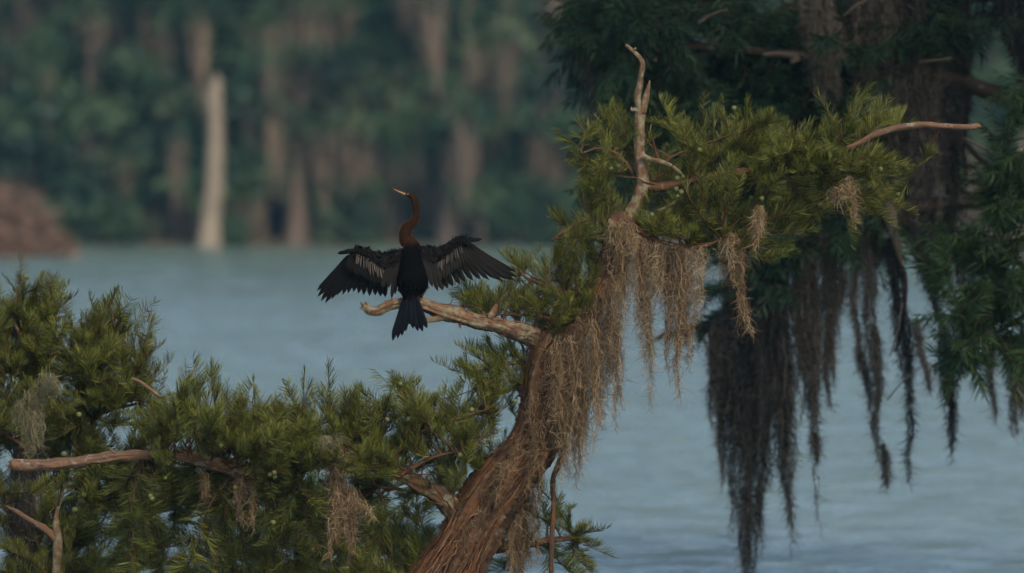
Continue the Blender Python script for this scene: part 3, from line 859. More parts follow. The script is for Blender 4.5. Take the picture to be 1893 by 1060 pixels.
# ------------------------------------------------------------------ big shaded cypress behind, on the right
rE = np.random.default_rng(8)
YE = 47.5
limb_pts = []
rootE = thing("cypress_tree", "large shaded dark green cypress hung with long moss behind the lit boughs", "tree", [*at(2230, 1160, YE)[:2], -.05])
XE = at(2230, 1160, YE)[0]
mb = MB()
Pt = spline(np.array([[XE + .1, YE + .2, -.2, .62], [XE + .02, YE + .1, 1.0, .40], [XE, YE, 3.0, .33], [XE - .05, YE, 6.0, .27], [XE, YE - .1, 9.0, .17], [XE + .05, YE, 12.5, .04]]), 120)
tube(mb, Pt[:, :3], Pt[:, 3], 48, ridge=.14, lump=.06, seed=70)
part("trunk", mb, M['dark_bark'], rootE)
E_limbs = [[(2230, 260, 26), (1900, 190, 18), (1740, 140, 14), (1560, 110, 11), (1380, 95, 9), (1220, 80, 7), (1130, 65, 4)],
           [(2230, 420, 26), (1920, 380, 20), (1800, 370, 16), (1690, 385, 14), (1600, 395, 10), (1480, 410, 8), (1380, 430, 5)],
           [(1690, 385, 13), (1660, 420, 12), (1655, 470, 9), (1672, 520, 6), (1668, 600, 4), (1655, 650, 2.5)],
           [(2230, 330, 20), (1950, 300, 14), (1880, 330, 10), (1820, 300, 6), (1780, 260, 4)],
           [(2230, 560, 18), (1960, 540, 13), (1890, 560, 9), (1830, 600, 6), (1790, 640, 3)],
           [(2230, 60, 20), (1880, -10, 14), (1700, 10, 10), (1520, -20, 8), (1300, -10, 6), (1160, -30, 4)],
           [(1560, 110, 8), (1480, 200, 7), (1420, 330, 6), (1400, 480, 5), (1395, 620, 3)],
           [(1220, 80, 5), (1160, 60, 4), (1125, 20, 3), (1100, -10, 2)]]
for k_, pts in enumerate(E_limbs):
    limb(pts, 70, 12, .1, .08, 'dark_bark', 80 + k_, "limb", rootE, YE, dep=rE.normal() * .15)
mb = MB(); P_, R_ = px_path([(1642, 375, 13), (1648, 410, 12), (1658, 450, 9), (1664, 478, 5), (1668, 492, 2)], YE, 24, -.3); tube(mb, P_, R_, 14, ridge=.1); part("pale_broken_limb", mb, M['far_bark'], rootE)
for pts in ([(1290, 45, 3), (1310, 30, 3), (1345, 18, 2)], [(1560, 30, 2), (1580, 12, 3), (1600, 2, 3)], [(1410, 102, 4), (1440, 100, 5), (1475, 106, 7), (1462, 116, 6)],
            [(1780, 255, 2), (1830, 280, 2.5), (1880, 300, 3)], [(1700, 115, 2), (1760, 108, 2)], [(1640, 740, 1.2), (1665, 710, 1.4), (1700, 680, 1.4)], [(1668, 560, 2), (1660, 610, 2), (1645, 660, 1.2)]):
    mb = MB(); P_, R_ = px_path(pts, YE, 14, -.6); tube(mb, P_, R_, 7, ridge=.05); part("dead_twig", mb, M['dark_twig'], rootE)
LPE = np.concatenate(limb_pts)
E_ends = []
for (x0, x1, y0, y1, n_) in [(1078, 1150, -10, 140, 15), (1100, 1260, -20, 200, 26), (1090, 1480, 30, 260, 64), (1250, 1500, -30, 180, 26), (1470, 1760, -30, 120, 24), (1480, 1660, 120, 420, 34),
                             (1340, 1470, 400, 560, 18), (1480, 1640, 400, 480, 10), (1630, 1770, 180, 420, 16), (1880, 1920, 60, 200, 3),
                             (1350, 1400, 640, 770, 5), (1100, 1150, 200, 340, 8), (1180, 1500, 240, 420, 26), (1660, 1900, -40, 60, 12), (1320, 1350, 520, 660, 4)]:
    E_ends += [(rE.uniform(x0, x1), rE.uniform(y0, y1)) for _ in range(n_)]
mats = grow_boughs(rootE, E_ends, LPE, rE, spread=.35, spacing=.14, lift=.06, up=-.25, Y=YE, scale=(.9, 1.35), matl='dark_bark', t0=.45)
# unseen crown above the frame, shaped wide towards the eye to shade this tree
for _ in range(2300):
    a_, h_ = rE.uniform(0, 2 * math.pi), rE.uniform(4.5, 11.5)
    rr = (5.6 * (1 - ((h_ - 4.5) / 7.6) ** 1.6) + .4) * math.sqrt(rE.uniform(.05, 1))
    p_ = np.array([XE - 1.2 + .85 * rr * math.cos(a_), YE - 1.6 + rr * math.sin(a_), h_])
    d_ = np.array([math.cos(a_), math.sin(a_), rE.uniform(-.6, .2)]) + rE.normal(size=3) * .4
    mats.append(spray_matrix(p_, d_, rE, rE.uniform(1.5, 2.3)))
for k_ in range(16):
    a_, h_ = k_ * 2.4, 4.5 + k_ * .42
    rr = 4.8 * (1 - ((h_ - 4.5) / 7.6) ** 1.6) + .4
    mb = MB()
    Pl = spline(np.array([[XE, YE, h_, .07], [XE - .5 + rr * .5 * math.cos(a_), YE - .3 + rr * .5 * math.sin(a_), h_ + .3, .045], [XE - 1 + .85 * rr * math.cos(a_), YE - 1.6 + rr * math.sin(a_), h_ + .1, .012]]), 24)
    tube(mb, Pl[:, :3], Pl[:, 3], 8, ridge=.08)
    part("limb", mb, M['dark_bark'], rootE)


def in_view(Mx):
    p_ = Mx[:3, 3]
    return p_[2] < CAM_H + 250 / F * p_[1] and abs(p_[0]) < 960 / F * p_[1]


place_sprays(rootE, mats, DSPRAY, DSPRAY_MB, M['needle_shade'], 300, in_view)

limb_pts = []
YF = 45.0  # split off the rear tree so its sprays can take a sunlit colour
rootF = thing("cypress_tree", "cypress added at the right edge, drooping sprays coloured lighter as if sunlit", "tree", [*at(2190, 1220, YF)[:2], -.05])
XF = at(2190, 1220, YF)[0]
mb = MB()
Pt = spline(np.array([[XF + .1, YF, -.2, .42], [XF, YF, 1.0, .24], [XF, YF + .1, 3.0, .18], [XF + .05, YF, 5.5, .12], [XF, YF, 7.5, .03]]), 80)
tube(mb, Pt[:, :3], Pt[:, 3], 32, ridge=.14, lump=.06, seed=171)
part("trunk", mb, M['dark_bark'], rootF)
for k_, pts in enumerate([[(2190, 300, 14), (2050, 270, 10), (1950, 290, 7), (1880, 300, 4), (1850, 320, 2)], [(2190, 480, 14), (2050, 430, 10), (1940, 430, 7), (1860, 450, 4), (1790, 470, 2)],
                          [(2190, 640, 14), (2050, 580, 10), (1940, 570, 7), (1850, 610, 4), (1770, 660, 2)], [(2190, 150, 12), (2000, 130, 8), (1930, 150, 4), (1880, 190, 2)]]):
    limb(pts, 60, 10, .1, .08, 'dark_bark', 180 + k_, "limb", rootF, YF, dep=rE.normal() * .1)
F_ends = []
for (x0, x1, y0, y1, n_) in [(1868, 1930, 170, 290, 9), (1835, 1930, 310, 430, 14), (1740, 1920, 420, 560, 24), (1760, 1920, 540, 650, 18), (1750, 1800, 640, 680, 4), (1830, 1900, 640, 680, 4)]:
    F_ends += [(rE.uniform(x0, x1), rE.uniform(y0, y1)) for _ in range(n_)]
mats = grow_boughs(rootF, F_ends, np.concatenate(limb_pts), rE, spread=.25, spacing=.13, lift=.06, up=-.2, Y=YF, scale=(.8, 1.2), matl='dark_bark', t0=.4)
for _ in range(160):
    a_, h_ = rE.uniform(0, 6.28), rE.uniform(4.2, 7.6)
    rr = 1.6 * math.sqrt(rE.random()) * (1.1 - (h_ - 4.2) / 4)
    mats.append(spray_matrix(np.array([XF + rr * math.cos(a_), YF + rr * math.sin(a_), h_]), np.array([math.cos(a_), math.sin(a_), -.2]), rE, 1.6))
FSPRAY = [s_.mesh("foliage_spray", M['needle_lit_tint']) for s_ in DSPRAY_MB]
place_sprays(rootF, mats, FSPRAY, DSPRAY_MB, M['needle_lit_tint'], 260, in_view)

# ------------------------------------------------------------------ spanish moss
rM = np.random.default_rng(77)
moss("brown moss curtain hanging from the drooping bough right of the broken stub",
     [(1145, 415, 1150, 560, 40), (1165, 425, 1160, 640, 36), (1140, 410, 1135, 500, 26), (1185, 440, 1180, 660, 34), (1200, 445, 1202, 770, 28), (1180, 440, 1178, 600, 34), (1225, 450, 1225, 590, 46),
      (1245, 455, 1248, 775, 40), (1270, 458, 1275, 610, 40), (1285, 455, 1278, 680, 20), (1255, 450, 1244, 690, 24), (1215, 445, 1210, 560, 44), (1180, 435, 1230, 470, 20), (1230, 452, 1290, 468, 14),
      (1202, 450, 1200, 740, 22), (1252, 458, 1250, 740, 22), (1150, 430, 1148, 600, 40), (1235, 455, 1236, 580, 50), (1277, 456, 1272, 690, 16)], YA - .12, rM, tone=.52, dens=.72, curl=.8)
moss("dense brown moss beard wrapped round the trunk where the perch limb leaves it",
     [(1080, 570, 1085, 800, 44), (1060, 600, 1065, 840, 40), (1040, 620, 1045, 870, 44), (1022, 640, 1022, 800, 36, 40), (1005, 670, 1002, 800, 30, 30), (1110, 540, 1112, 720, 36), (1125, 520, 1130, 690, 30),
      (1095, 580, 1120, 800, 24), (1140, 520, 1143, 810, 16), (1130, 560, 1160, 760, 18), (985, 720, 975, 860, 24, 20), (1030, 700, 1035, 905, 30), (1070, 700, 1072, 880, 30), (960, 800, 940, 900, 30, 24),
      (1000, 780, 985, 960, 30), (1050, 640, 1060, 900, 50), (1100, 600, 1095, 760, 34), (1020, 690, 1060, 720, 30), (1000, 740, 1080, 790, 26), (1060, 620, 1062, 850, 40, 60), (1088, 590, 1092, 850, 36, 50), (1105, 560, 1108, 800, 26), (1125, 560, 1125, 760, 24), (1070, 740, 1075, 905, 24), (1040, 700, 1042, 890, 30, 40)], YA - .16, rM, tone=.40, dens=.75, curl=.8)
moss("wispy twin strand of tan moss dangling from the lit upper bough beside the dark moss",
     [(1362, 435, 1372, 630, 15), (1358, 430, 1362, 540, 26), (1372, 545, 1394, 625, 10), (1340, 440, 1335, 540, 20, 14), (1300, 450, 1296, 520, 16, 14)], YA - .14, rM, tone=.56)
moss("small tan moss tuft under the outermost lit spray of the upper bough", [(1568, 325, 1575, 428, 15), (1540, 345, 1535, 380, 20, 30), (1552, 340, 1556, 370, 24, 24)], YA - .32, rM, tone=.55)
moss("short pale moss tuft hanging among needles in the middle of the upper bough", [(1405, 380, 1408, 440, 16), (1398, 400, 1402, 470, 10)], YA - .32, rM, tone=.6)
moss("forked brown moss tail hanging off the low left limb below its grey lichen patch",
     [(612, 800, 605, 1050, 22), (625, 810, 632, 960, 30), (640, 880, 655, 1000, 34), (650, 900, 645, 1055, 20), (612, 900, 612, 1040, 26), (660, 920, 690, 960, 14), (630, 830, 628, 900, 40)], YA - .30, rM, tone=.46)
moss("thick fuzzy moss column hanging behind the trunk near the frame bottom", [(955, 880, 960, 1100, 40, 110), (975, 890, 975, 1090, 40, 90), (940, 900, 945, 1060, 26), (965, 850, 962, 960, 30)], YA + .12, rM, tone=.34)
moss("thin grey moss wisps under the thick bend of the low left limb", [(440, 885, 455, 980, 14), (372, 870, 376, 930, 10), (450, 880, 447, 930, 14), (465, 890, 478, 985, 8)], YA - .1, rM, tone=.5)
moss("pale green grey beard lichen matted on the dark left trunk", [(60, 720, 58, 800, 44, 90), (55, 760, 60, 850, 40, 80), (95, 690, 110, 740, 30, 60), (40, 740, 38, 790, 26), (80, 700, 70, 760, 30)], YB - .75, rM, 'lichen_moss', "beard_lichen", tone=.5, curl_len=(.02, .045))
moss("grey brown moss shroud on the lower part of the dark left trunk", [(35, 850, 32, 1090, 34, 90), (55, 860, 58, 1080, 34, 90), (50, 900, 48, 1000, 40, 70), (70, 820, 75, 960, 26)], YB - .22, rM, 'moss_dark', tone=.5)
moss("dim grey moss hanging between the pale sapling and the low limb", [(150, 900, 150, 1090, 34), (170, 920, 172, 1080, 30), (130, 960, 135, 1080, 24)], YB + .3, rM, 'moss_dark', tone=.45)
moss("grey tangle of fine moss on the broken stub top", [(1130, 405, 1128, 460, 14), (1150, 405, 1152, 470, 16), (1165, 412, 1168, 480, 14)], YA - .2, rM, tone=.66)
moss("pale lichen tuft crowning the middle of the low left limb", [(600, 805, 590, 830, 26, 40), (625, 800, 620, 830, 26, 40)], YA - .38, rM, 'lichen_moss', "beard_lichen", tone=.6, curl_len=(.02, .05))
moss("moss draped over the fork of the orange trunk", [(900, 900, 880, 1000, 30, 34), (925, 870, 905, 960, 34, 40), (945, 850, 925, 930, 30, 40), (860, 960, 850, 1040, 22, 20), (970, 800, 955, 870, 22, 30)], YA - .17, rM, tone=.36)
# hanging dead branch with its moss
hang = thing("hanging_dead_branch", "thin reddish dead branch hanging straight down right of the trunk", "branch", at(1021, 1080, YA - .02))
mb = MB(); P_, R_ = px_path([(1048, 800, 3), (1042, 835, 5), (1030, 865, 5), (1022, 890, 5), (1023, 940, 4.5), (1020, 1000, 4.5), (1019, 1090, 4.5)], YA, 60, -.05); tube(mb, P_, R_, 12, ridge=.12, lump=.1)
part("dead_stem", mb, M['bark'], hang)

E_moss = [("long thin moss strand left of the dark moss mass", [(1330, 590, 1345, 905, 20), (1322, 600, 1322, 800, 18)], .5),
          ("longest dark moss tail dipping to the water at the bottom", [(1375, 560, 1376, 1130, 34, 90), (1368, 600, 1370, 1020, 44, 90), (1376, 900, 1378, 1120, 16, 40)], .32),
          ("dark moss tail with thread-like tip next to the longest one", [(1400, 580, 1402, 1040, 34, 70), (1398, 900, 1400, 1080, 5, 8)], .36),
          ("broad dark moss beard at the heart of the shaded mass", [(1385, 430, 1388, 900, 70, 130), (1420, 460, 1422, 915, 34), (1355, 500, 1358, 860, 34), (1350, 640, 1352, 800, 40)], .33),
          ("broad brown moss tail ending in a slim point above the ripples", [(1450, 480, 1452, 930, 48, 130), (1455, 640, 1464, 1040, 26, 50), (1440, 520, 1440, 820, 44, 80)], .42),
          ("ragged grey moss hank between the brown tail and the blob tipped one", [(1480, 470, 1488, 790, 26), (1470, 440, 1476, 640, 28)], .5),
          ("grey moss strand ending in a dark knot and a thread", [(1500, 460, 1503, 860, 24), (1495, 520, 1498, 760, 30), (1502, 600, 1505, 850, 10, 20), (1505, 800, 1505, 865, 15, 50), (1505, 840, 1514, 1000, 4, 6)], .46),
          ("short double moss hank with ragged lower edge", [(1530, 440, 1530, 720, 24), (1546, 450, 1546, 640, 26), (1535, 560, 1532, 760, 10)], .5),
          ("thin wavering moss string beside the straight grey column", [(1580, 460, 1585, 700, 12), (1588, 640, 1606, 770, 8)], .5),
          ("straight grey moss column with swollen tip", [(1605, 420, 1612, 720, 32, 60), (1614, 600, 1625, 860, 14), (1630, 820, 1634, 915, 18, 50)], .55),
          ("black slanting moss hank leaning towards the right", [(1640, 440, 1668, 620, 24), (1655, 560, 1690, 745, 28, 60), (1676, 640, 1687, 920, 12, 26)], .16),
          ("blue black moss rope hanging straight after a slanted start", [(1705, 440, 1745, 620, 22), (1750, 600, 1758, 780, 24, 60), (1757, 700, 1766, 870, 17, 40)], .14),
          ("small pale wisp floating between two black hanks", [(1693, 590, 1705, 660, 14), (1700, 640, 1728, 735, 8)], .72),
          ("tan moss strand at the right edge below the leafy bough", [(1868, 620, 1876, 815, 24), (1885, 640, 1890, 780, 18)], .66),
          ("narrow brown strand left of the edge strand", [(1832, 600, 1840, 790, 12)], .58),
          ("wide grey moss veil in the upper middle of the shaded crown", [(1520, -20, 1525, 210, 56, 90), (1505, -20, 1505, 150, 44), (1545, 40, 1540, 215, 44), (1530, 0, 1532, 200, 50)], .8),
          ("brownish moss curtain at the right of the shaded crown", [(1660, -30, 1660, 330, 60, 70), (1700, -30, 1705, 470, 60, 80), (1725, -30, 1730, 500, 56, 80), (1650, 200, 1655, 480, 40), (1680, 40, 1684, 360, 24), (1715, 120, 1718, 440, 20), (1745, 0, 1750, 380, 24), (1590, 120, 1592, 380, 24), (1600, -20, 1610, 240, 50), (1630, 60, 1625, 400, 44)], .48),
          ("dark moss streamers at the far right top", [(1755, -30, 1760, 560, 44, 70), (1785, -30, 1792, 300, 20), (1845, -40, 1885, 130, 26), (1875, -40, 1893, 200, 26), (1772, 60, 1778, 420, 20)], .3),
          ("greyish pink moss tail below the leftmost shaded foliage", [(1090, 40, 1092, 215, 34, 60), (1098, 60, 1098, 190, 30)], .72),
          ("dim moss veil behind the middle of the lit upper bough", [(1560, 230, 1560, 460, 60), (1440, 250, 1440, 480, 70), (1330, 280, 1330, 470, 60), (1500, 250, 1510, 480, 50)], .35),
          ("narrow moss tails between the black rope and the leafy right bough", [(1722, 420, 1730, 560, 26), (1775, 420, 1780, 560, 22), (1690, 400, 1700, 520, 30)], .3)]
for lab, cols, tone in E_moss:
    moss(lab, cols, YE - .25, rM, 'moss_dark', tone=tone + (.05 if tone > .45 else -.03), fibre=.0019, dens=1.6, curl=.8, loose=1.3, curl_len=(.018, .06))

# ------------------------------------------------------------------ the bird
rK = np.random.default_rng(99)
def z1(x, y, dep=0.0): return at(560 + x / 3.212, 330 + y / 3.212, YA + dep)
def z2(x, y, dep=0.0): return at(680 + x / 6.234, 330 + y / 6.234, YA + dep)
PX = YA / F
bird = thing("anhinga", "dark long necked waterbird drying its spread wings on the bare perch limb", "bird", z1(690, 728, 0))
body = [(z1(640, 712, -.045), 26, 3.212, .1), (z1(640, 690, -.04), 46, 3.212, .1), (z1(646, 655, -.03), 82, 3.212, .1), (z1(650, 610, -.02), 95, 3.212, .1), (z1(648, 550, -.01), 82, 3.212, .1),
        (z1(646, 480, 0), 68, 3.212, .12), (z1(646, 430, .01), 62, 3.212, .18), (z1(640, 400, .015), 52, 3.212, .45), (z1(627, 377, .02), 43, 3.212, .55), (z2(445, 720, .02), 84, 6.234, .52), (z2(428, 650, .02), 71, 6.234, .50),
        (z2(450, 572, .02), 68, 6.234, .50), (z2(512, 520, .015), 58, 6.234, .50), (z2(550, 455, .01), 50, 6.234, .50), (z2(559, 380, .01), 46, 6.234, .50), (z2(553, 310, .005), 45, 6.234, .50),
        (z2(536, 255, 0), 46, 6.234, .50), (z2(508, 212, 0), 42, 6.234, .52), (z2(474, 194, 0), 31, 6.234, .52), (z2(444, 186, 0), 18, 6.234, .60), (z2(432, 182, 0), 13, 6.234, .7)]
arr = np.array([[*p, (r_ if s_ < 4 or r_ > 65 else r_ * .88) / s_ * PX, t_] for p, r_, s_, t_ in body])
S = spline(arr, 150)
mb = MB()
tube(mb, S[:, :3], S[:, 3], 36, tint=np.clip(S[:, 4], 0, 1))
bird_body = part("body", mb, M['plumage'], bird)
# loose contour feathers: short plumes lying down the body, neck and nape
mb = MB()
T_, N_, B_ = frames(S[:, :3])
n_ = 5200
ii = rK.integers(4, 146, n_)
th = rK.uniform(0, 2 * math.pi, n_)
rad = norm(np.cos(th)[:, None] * N_[ii] + np.sin(th)[:, None] * B_[ii])
bp0 = S[ii, :3] + rad * S[ii, 3][:, None] * .98
ln = np.where(S[ii, 4] > .4, rK.uniform(.006, .014, n_), rK.uniform(.010, .022, n_)) * np.clip(S[ii, 3] / .02, .35, 1.0)
D = norm(-T_[ii] + rad * rK.uniform(.1, .42, n_)[:, None] + rK.normal(size=(n_, 3)) * .18)
tt = np.linspace(0, 1, 3)
PP = bp0[:, None, :] + (ln[:, None] * tt[None, :])[..., None] * D[:, None, :]
side = norm(np.cross(D, rad))
ribbons(mb, PP, (ln[:, None] * np.array([.10, .12, .02])[None, :]), side, np.clip(S[ii, 4][:, None] + rK.normal(size=(n_, 1)) * .04 + np.array([0, .03, .13])[None, :] * (S[ii, 4] > .3)[:, None], 0, 1))
o = part("plumes", mb, M['plumage'], bird_body); o["kind"] = "stuff"
# bill: two tapering mandibles
for up_, nm in ((1, "upper_bill"), (-1, "lower_bill")):
    mb = MB()
    P_ = spline(np.array([z2(446, 187 + (-4 if up_ > 0 else 6)), z2(410, 174 + (-3 if up_ > 0 else 5)), z2(350, 147 + (-2 if up_ > 0 else 3)), z2(290, 121 + (-.5 if up_ > 0 else .8))]), 24)
    tube(mb, P_, np.interp(np.linspace(0, 1, 24), [0, .4, 1], np.array([10, 7, 1.2]) / 6.234 * PX), 10, tint=.3 if up_ > 0 else .7)
    part(nm, mb, M['bill'], bird_body)
bm = bmesh.new(); bmesh.ops.create_uvsphere(bm, u_segments=16, v_segments=10, radius=.0042)
for v in bm.verts: v.co.y *= .7
me = bpy.data.meshes.new("eye"); bm.to_mesh(me); bm.free(); me.materials.append(M['eye'])
link("eye", me, bird_body).location = tuple(z2(462, 184, -.0105) - np.array(bird.location))


def feather(parent, b0, tip, width, name="flight_feather", matl='feather', bow=0.0, tint=(.2, .5, .75), blunt=.55, n=9, dz=.004, normal=(0, -1, 0)):
    """a vane on a quill: rounded tip, slightly roofed along the shaft"""
    b0, tip = np.asarray(b0, float), np.asarray(tip, float)
    ax = tip - b0
    L = np.linalg.norm(ax)
    ax = ax / L
    nr = np.asarray(normal, float) + rK.normal(size=3) * .08
    sd = norm(np.cross(ax, nr))
    nr = np.cross(sd, ax)
    t = np.linspace(0, 1, n)
    c = b0 + ax * (t * L)[:, None] + sd * (bow * L * 4 * t * (1 - t))[:, None] + nr * (dz * np.sin(t * math.pi))[:, None]
    w = width * np.interp(t, [0, .12, blunt, .86, .96, 1], [.25, .7, 1, .82, .45, .06])
    lead, trail = .38, .62
    V = np.stack([c - sd * (w * lead * 2)[:, None] - nr * .0012, c - sd * (w * lead)[:, None], c + nr * .0022, c + sd * (w * trail)[:, None], c + sd * (w * trail * 2)[:, None] - nr * .0012], 1)
    V[:, :, :] += 0
    idx = np.arange(n * 5).reshape(n, 5)
    q = np.stack([idx[:-1, :-1], idx[:-1, 1:], idx[1:, 1:], idx[1:, :-1]], -1).reshape(-1, 4)
    tn = np.stack([np.full(n, tint[2]), np.full(n, tint[0]), np.full(n, tint[1]), np.full(n, tint[0]), np.full(n, tint[2])], 1)
    if matl == 'tail':
        tn = np.where(t[:, None] > .95, 1.0, .4) * np.ones((n, 5))
    mb = MB(); mb.add(V.reshape(-1, 3), q, None, tn.reshape(-1))
    return part(name, mb, M[matl], parent)


def wing(lead, trail, sgn):
    """shoulder-to-hand flesh of a wing with its small dark coverts"""
    mb = MB()
    n, k = 40, 10
    A = spline(np.array([z1(*p) for p in lead]), n)
    C = spline(np.array([z1(*p) for p in trail]), n)
    u = np.linspace(0, 1, k)
    grid = A[:, None, :] * (1 - u)[None, :, None] + C[:, None, :] * u[None, :, None]
    bul = .020 * np.sin(np.clip(u * 1.15, 0, 1) * math.pi) ** .7
    front, back = grid.copy(), grid.copy()
    front[..., 1] -= bul[None, :] + .002
    back[..., 1] += bul[None, :] * .6 + .002
    idx = np.arange(n * k).reshape(n, k)
    q = np.stack([idx[:-1, :-1], idx[:-1, 1:], idx[1:, 1:], idx[1:, :-1]], -1).reshape(-1, 4)
    mb.add(front.reshape(-1, 3), q, None, .25)
    mb.add(back.reshape(-1, 3), q[:, ::-1], None, .25)
    for e0 in (0, k - 1):
        V = np.stack([front[:, e0], back[:, e0]], 1).reshape(-1, 3)
        j = np.arange(n - 1) * 2
        mb.add(V, np.stack([j, j + 1, j + 3, j + 2], 1), None, .25)
    # little overlapping coverts
    m_ = 420
    i_, j_ = rK.integers(0, n, m_), rK.uniform(0, .95, m_)
    jj = np.clip((j_ * (k - 1)).astype(int), 0, k - 1)
    b0 = front[i_, jj] + np.array([0, -.003, 0])
    D = norm((C - A)[i_] + np.array([sgn * .05, 0, 0]) * .6 + rK.normal(size=(m_, 3)) * .03)
    ln = rK.uniform(.016, .034, m_)
    tt = np.linspace(0, 1, 4)
    PP = b0[:, None, :] + (ln[:, None] * tt)[..., None] * D[:, None, :]
    PP[..., 1] -= (.004 * tt)[None, :]
    side = norm(np.cross(D, np.array([0, -1.0, 0]) + rK.normal(size=(m_, 3)) * .25))
    ribbons(mb, PP, ln[:, None] * np.array([.12, .22, .2, .03])[None, :], side, np.clip(rK.normal(.35, .2, (m_, 1)), .0, .9) * np.ones((1, 4)))
    # frayed upper rim
    m_ = 260
    i_ = rK.integers(0, n, m_)
    b0 = A[i_] + rK.normal(size=(m_, 3)) * .004
    D = norm(np.stack([sgn * rK.uniform(.3, 1, m_), rK.normal(size=m_) * .4, rK.uniform(-.2, .8, m_)], 1))
    ln = rK.uniform(.008, .020, m_)
    tt = np.linspace(0, 1, 3)
    PP = b0[:, None, :] + (ln[:, None] * tt)[..., None] * D[:, None, :]
    ribbons(mb, PP, ln[:, None] * np.array([.15, .16, .02])[None, :], norm(np.cross(D, rK.normal(size=(m_, 3)))), .3 * np.ones((m_, 1)))
    return part("wing", mb, M['feather'], bird)


Wz = .011
# right wing, flight feathers coloured lighter as the better lit side
wr = wing([(695, 415, .01), (730, 409, .01), (800, 411, .02), (862, 386, .03), (910, 353, .045), (935, 351, .05), (958, 362, .055)],
          [(705, 500, 0), (765, 520, .005), (830, 480, .015), (870, 445, .025), (920, 408, .04), (945, 402, .05), (962, 392, .055)], 1)
def lerp(a, b, t): return (a[0] + (b[0] - a[0]) * t, a[1] + (b[1] - a[1]) * t)
tips = [(1262, 552), (1275, 587), (1262, 607), (1228, 603), (1192, 613), (1150, 599), (1106, 603), (1056, 602), (1010, 606), (965, 616), (932, 628), (890, 642), (860, 654), (832, 664)]
for i, tp in enumerate(tips):
    f_ = i / (len(tips) - 1)
    b_ = lerp((985, 380), (915, 385), f_ / .5) if f_ < .5 else lerp((925, 385), (790, 480), (f_ - .5) / .5)
    feather(wr, z1(*b_, .075 - .05 * f_), z1(*tp, .12 - .09 * f_), Wz * (1.3 if f_ < .5 else 1.45), bow=.035 * (1 - f_), tint=(rK.uniform(.1, .35), .85, rK.uniform(.7, .95)))
for b_, tp in [((720, 455), (742, 602)), ((735, 462), (770, 645)), ((750, 470), (802, 670)), ((770, 480), (828, 664)), ((706, 440), (722, 560)), ((785, 485), (815, 610))]:
    feather(wr, z1(*b_, -.012), z1(*tp, -.03), Wz * 1.15, "scapular_feather", tint=(.6, .8, 1.0))
for i in range(13):
    f_ = i / 12
    b_ = lerp((935, 385), (800, 500), f_)
    feather(wr, z1(*b_, .018 - .03 * f_), z1(b_[0] - 12 + 22 * (1 - f_) + rK.uniform(-7, 7), b_[1] + 62 + rK.uniform(-20, 20) + 16 * math.sin(f_ * 3.14), .012 - .035 * f_), Wz * rK.uniform(.35, .6), "covert_feather", 'covert', tint=(rK.uniform(.15, .75), rK.uniform(.4, .9), .05))
for i in range(12):
    f_ = i / 11
    b_ = lerp((960, 400), (800, 530), f_)
    feather(wr, z1(*b_, .034 - .035 * f_), z1(b_[0] + 26 - 22 * f_, b_[1] + 92 + rK.uniform(-8, 8), .024 - .035 * f_), Wz * .85, "greater_covert", 'feather', tint=(.55, .8, 1.0))
feather(wr, z1(920, 372, .02), z1(1064, 360, .03), Wz * 1.0, "alula_feather", tint=(.05, .15, .3), normal=(0, -1, .2))
feather(wr, z1(925, 366, .025), z1(1010, 352, .035), Wz * .7, "alula_feather", tint=(.05, .15, .3), normal=(0, -1, .2))
# left wing, same feathers coloured darker as the less lit side
wl = wing([(592, 425, .01), (545, 432, .01), (475, 446, .02), (405, 429, .03), (345, 411, .045), (320, 414, .05), (296, 430, .055)],
          [(582, 520, 0), (510, 545, .005), (450, 505, .015), (400, 474, .025), (350, 452, .04), (320, 452, .05), (298, 452, .055)], -1)
tips = [(84, 668), (87, 703), (107, 729), (133, 741), (172, 717), (204, 694), (236, 692), (268, 683), (300, 675), (330, 684), (360, 693), (395, 698), (430, 695), (462, 702), (490, 705)]
for i, tp in enumerate(tips):
    f_ = i / (len(tips) - 1)
    b_ = lerp((270, 458), (335, 440), f_ / .5) if f_ < .5 else lerp((330, 440), (490, 530), (f_ - .5) / .5)
    feather(wl, z1(*b_, .075 - .05 * f_), z1(*tp, .12 - .09 * f_), Wz * (1.3 if f_ < .5 else 1.45), bow=-.035 * (1 - f_), tint=(rK.uniform(.0, .2), .5, rK.uniform(.35, .6)))
for b_, tp in [((565, 455), (527, 716)), ((555, 470), (508, 652)), ((540, 480), (478, 650)), ((572, 450), (548, 690)), ((520, 490), (470, 650)), ((578, 440), (560, 600))]:
    feather(wl, z1(*b_, -.012), z1(*tp, -.03), Wz * 1.1, "scapular_feather", tint=(.55, .75, .95))
for i in range(13):
    f_ = i / 12
    b_ = lerp((325, 440), (470, 525), f_)
    feather(wl, z1(*b_, .018 - .03 * f_), z1(b_[0] + 10 - 26 * (1 - f_) + 8 + rK.uniform(-7, 7), b_[1] + 66 + rK.uniform(-20, 20) + 16 * math.sin(f_ * 3.14), .012 - .035 * f_), Wz * rK.uniform(.35, .6), "covert_feather", 'covert', tint=(rK.uniform(.15, .75), rK.uniform(.4, .9), .05))
for i in range(12):
    f_ = i / 11
    b_ = lerp((290, 455), (470, 545), f_)
    feather(wl, z1(*b_, .034 - .035 * f_), z1(b_[0] - 34 + 26 * f_, b_[1] + 92 + rK.uniform(-8, 8), .024 - .035 * f_), Wz * .85, "greater_covert", 'feather', tint=(.3, .5, .8))
feather(wl, z1(325, 432, .02), z1(204, 447, .03), Wz * 1.0, "alula_feather", tint=(.05, .15, .3), normal=(0, -1, .2))
feather(wl, z1(320, 425, .025), z1(245, 432, .035), Wz * .7, "alula_feather", tint=(.05, .15, .3), normal=(0, -1, .2))
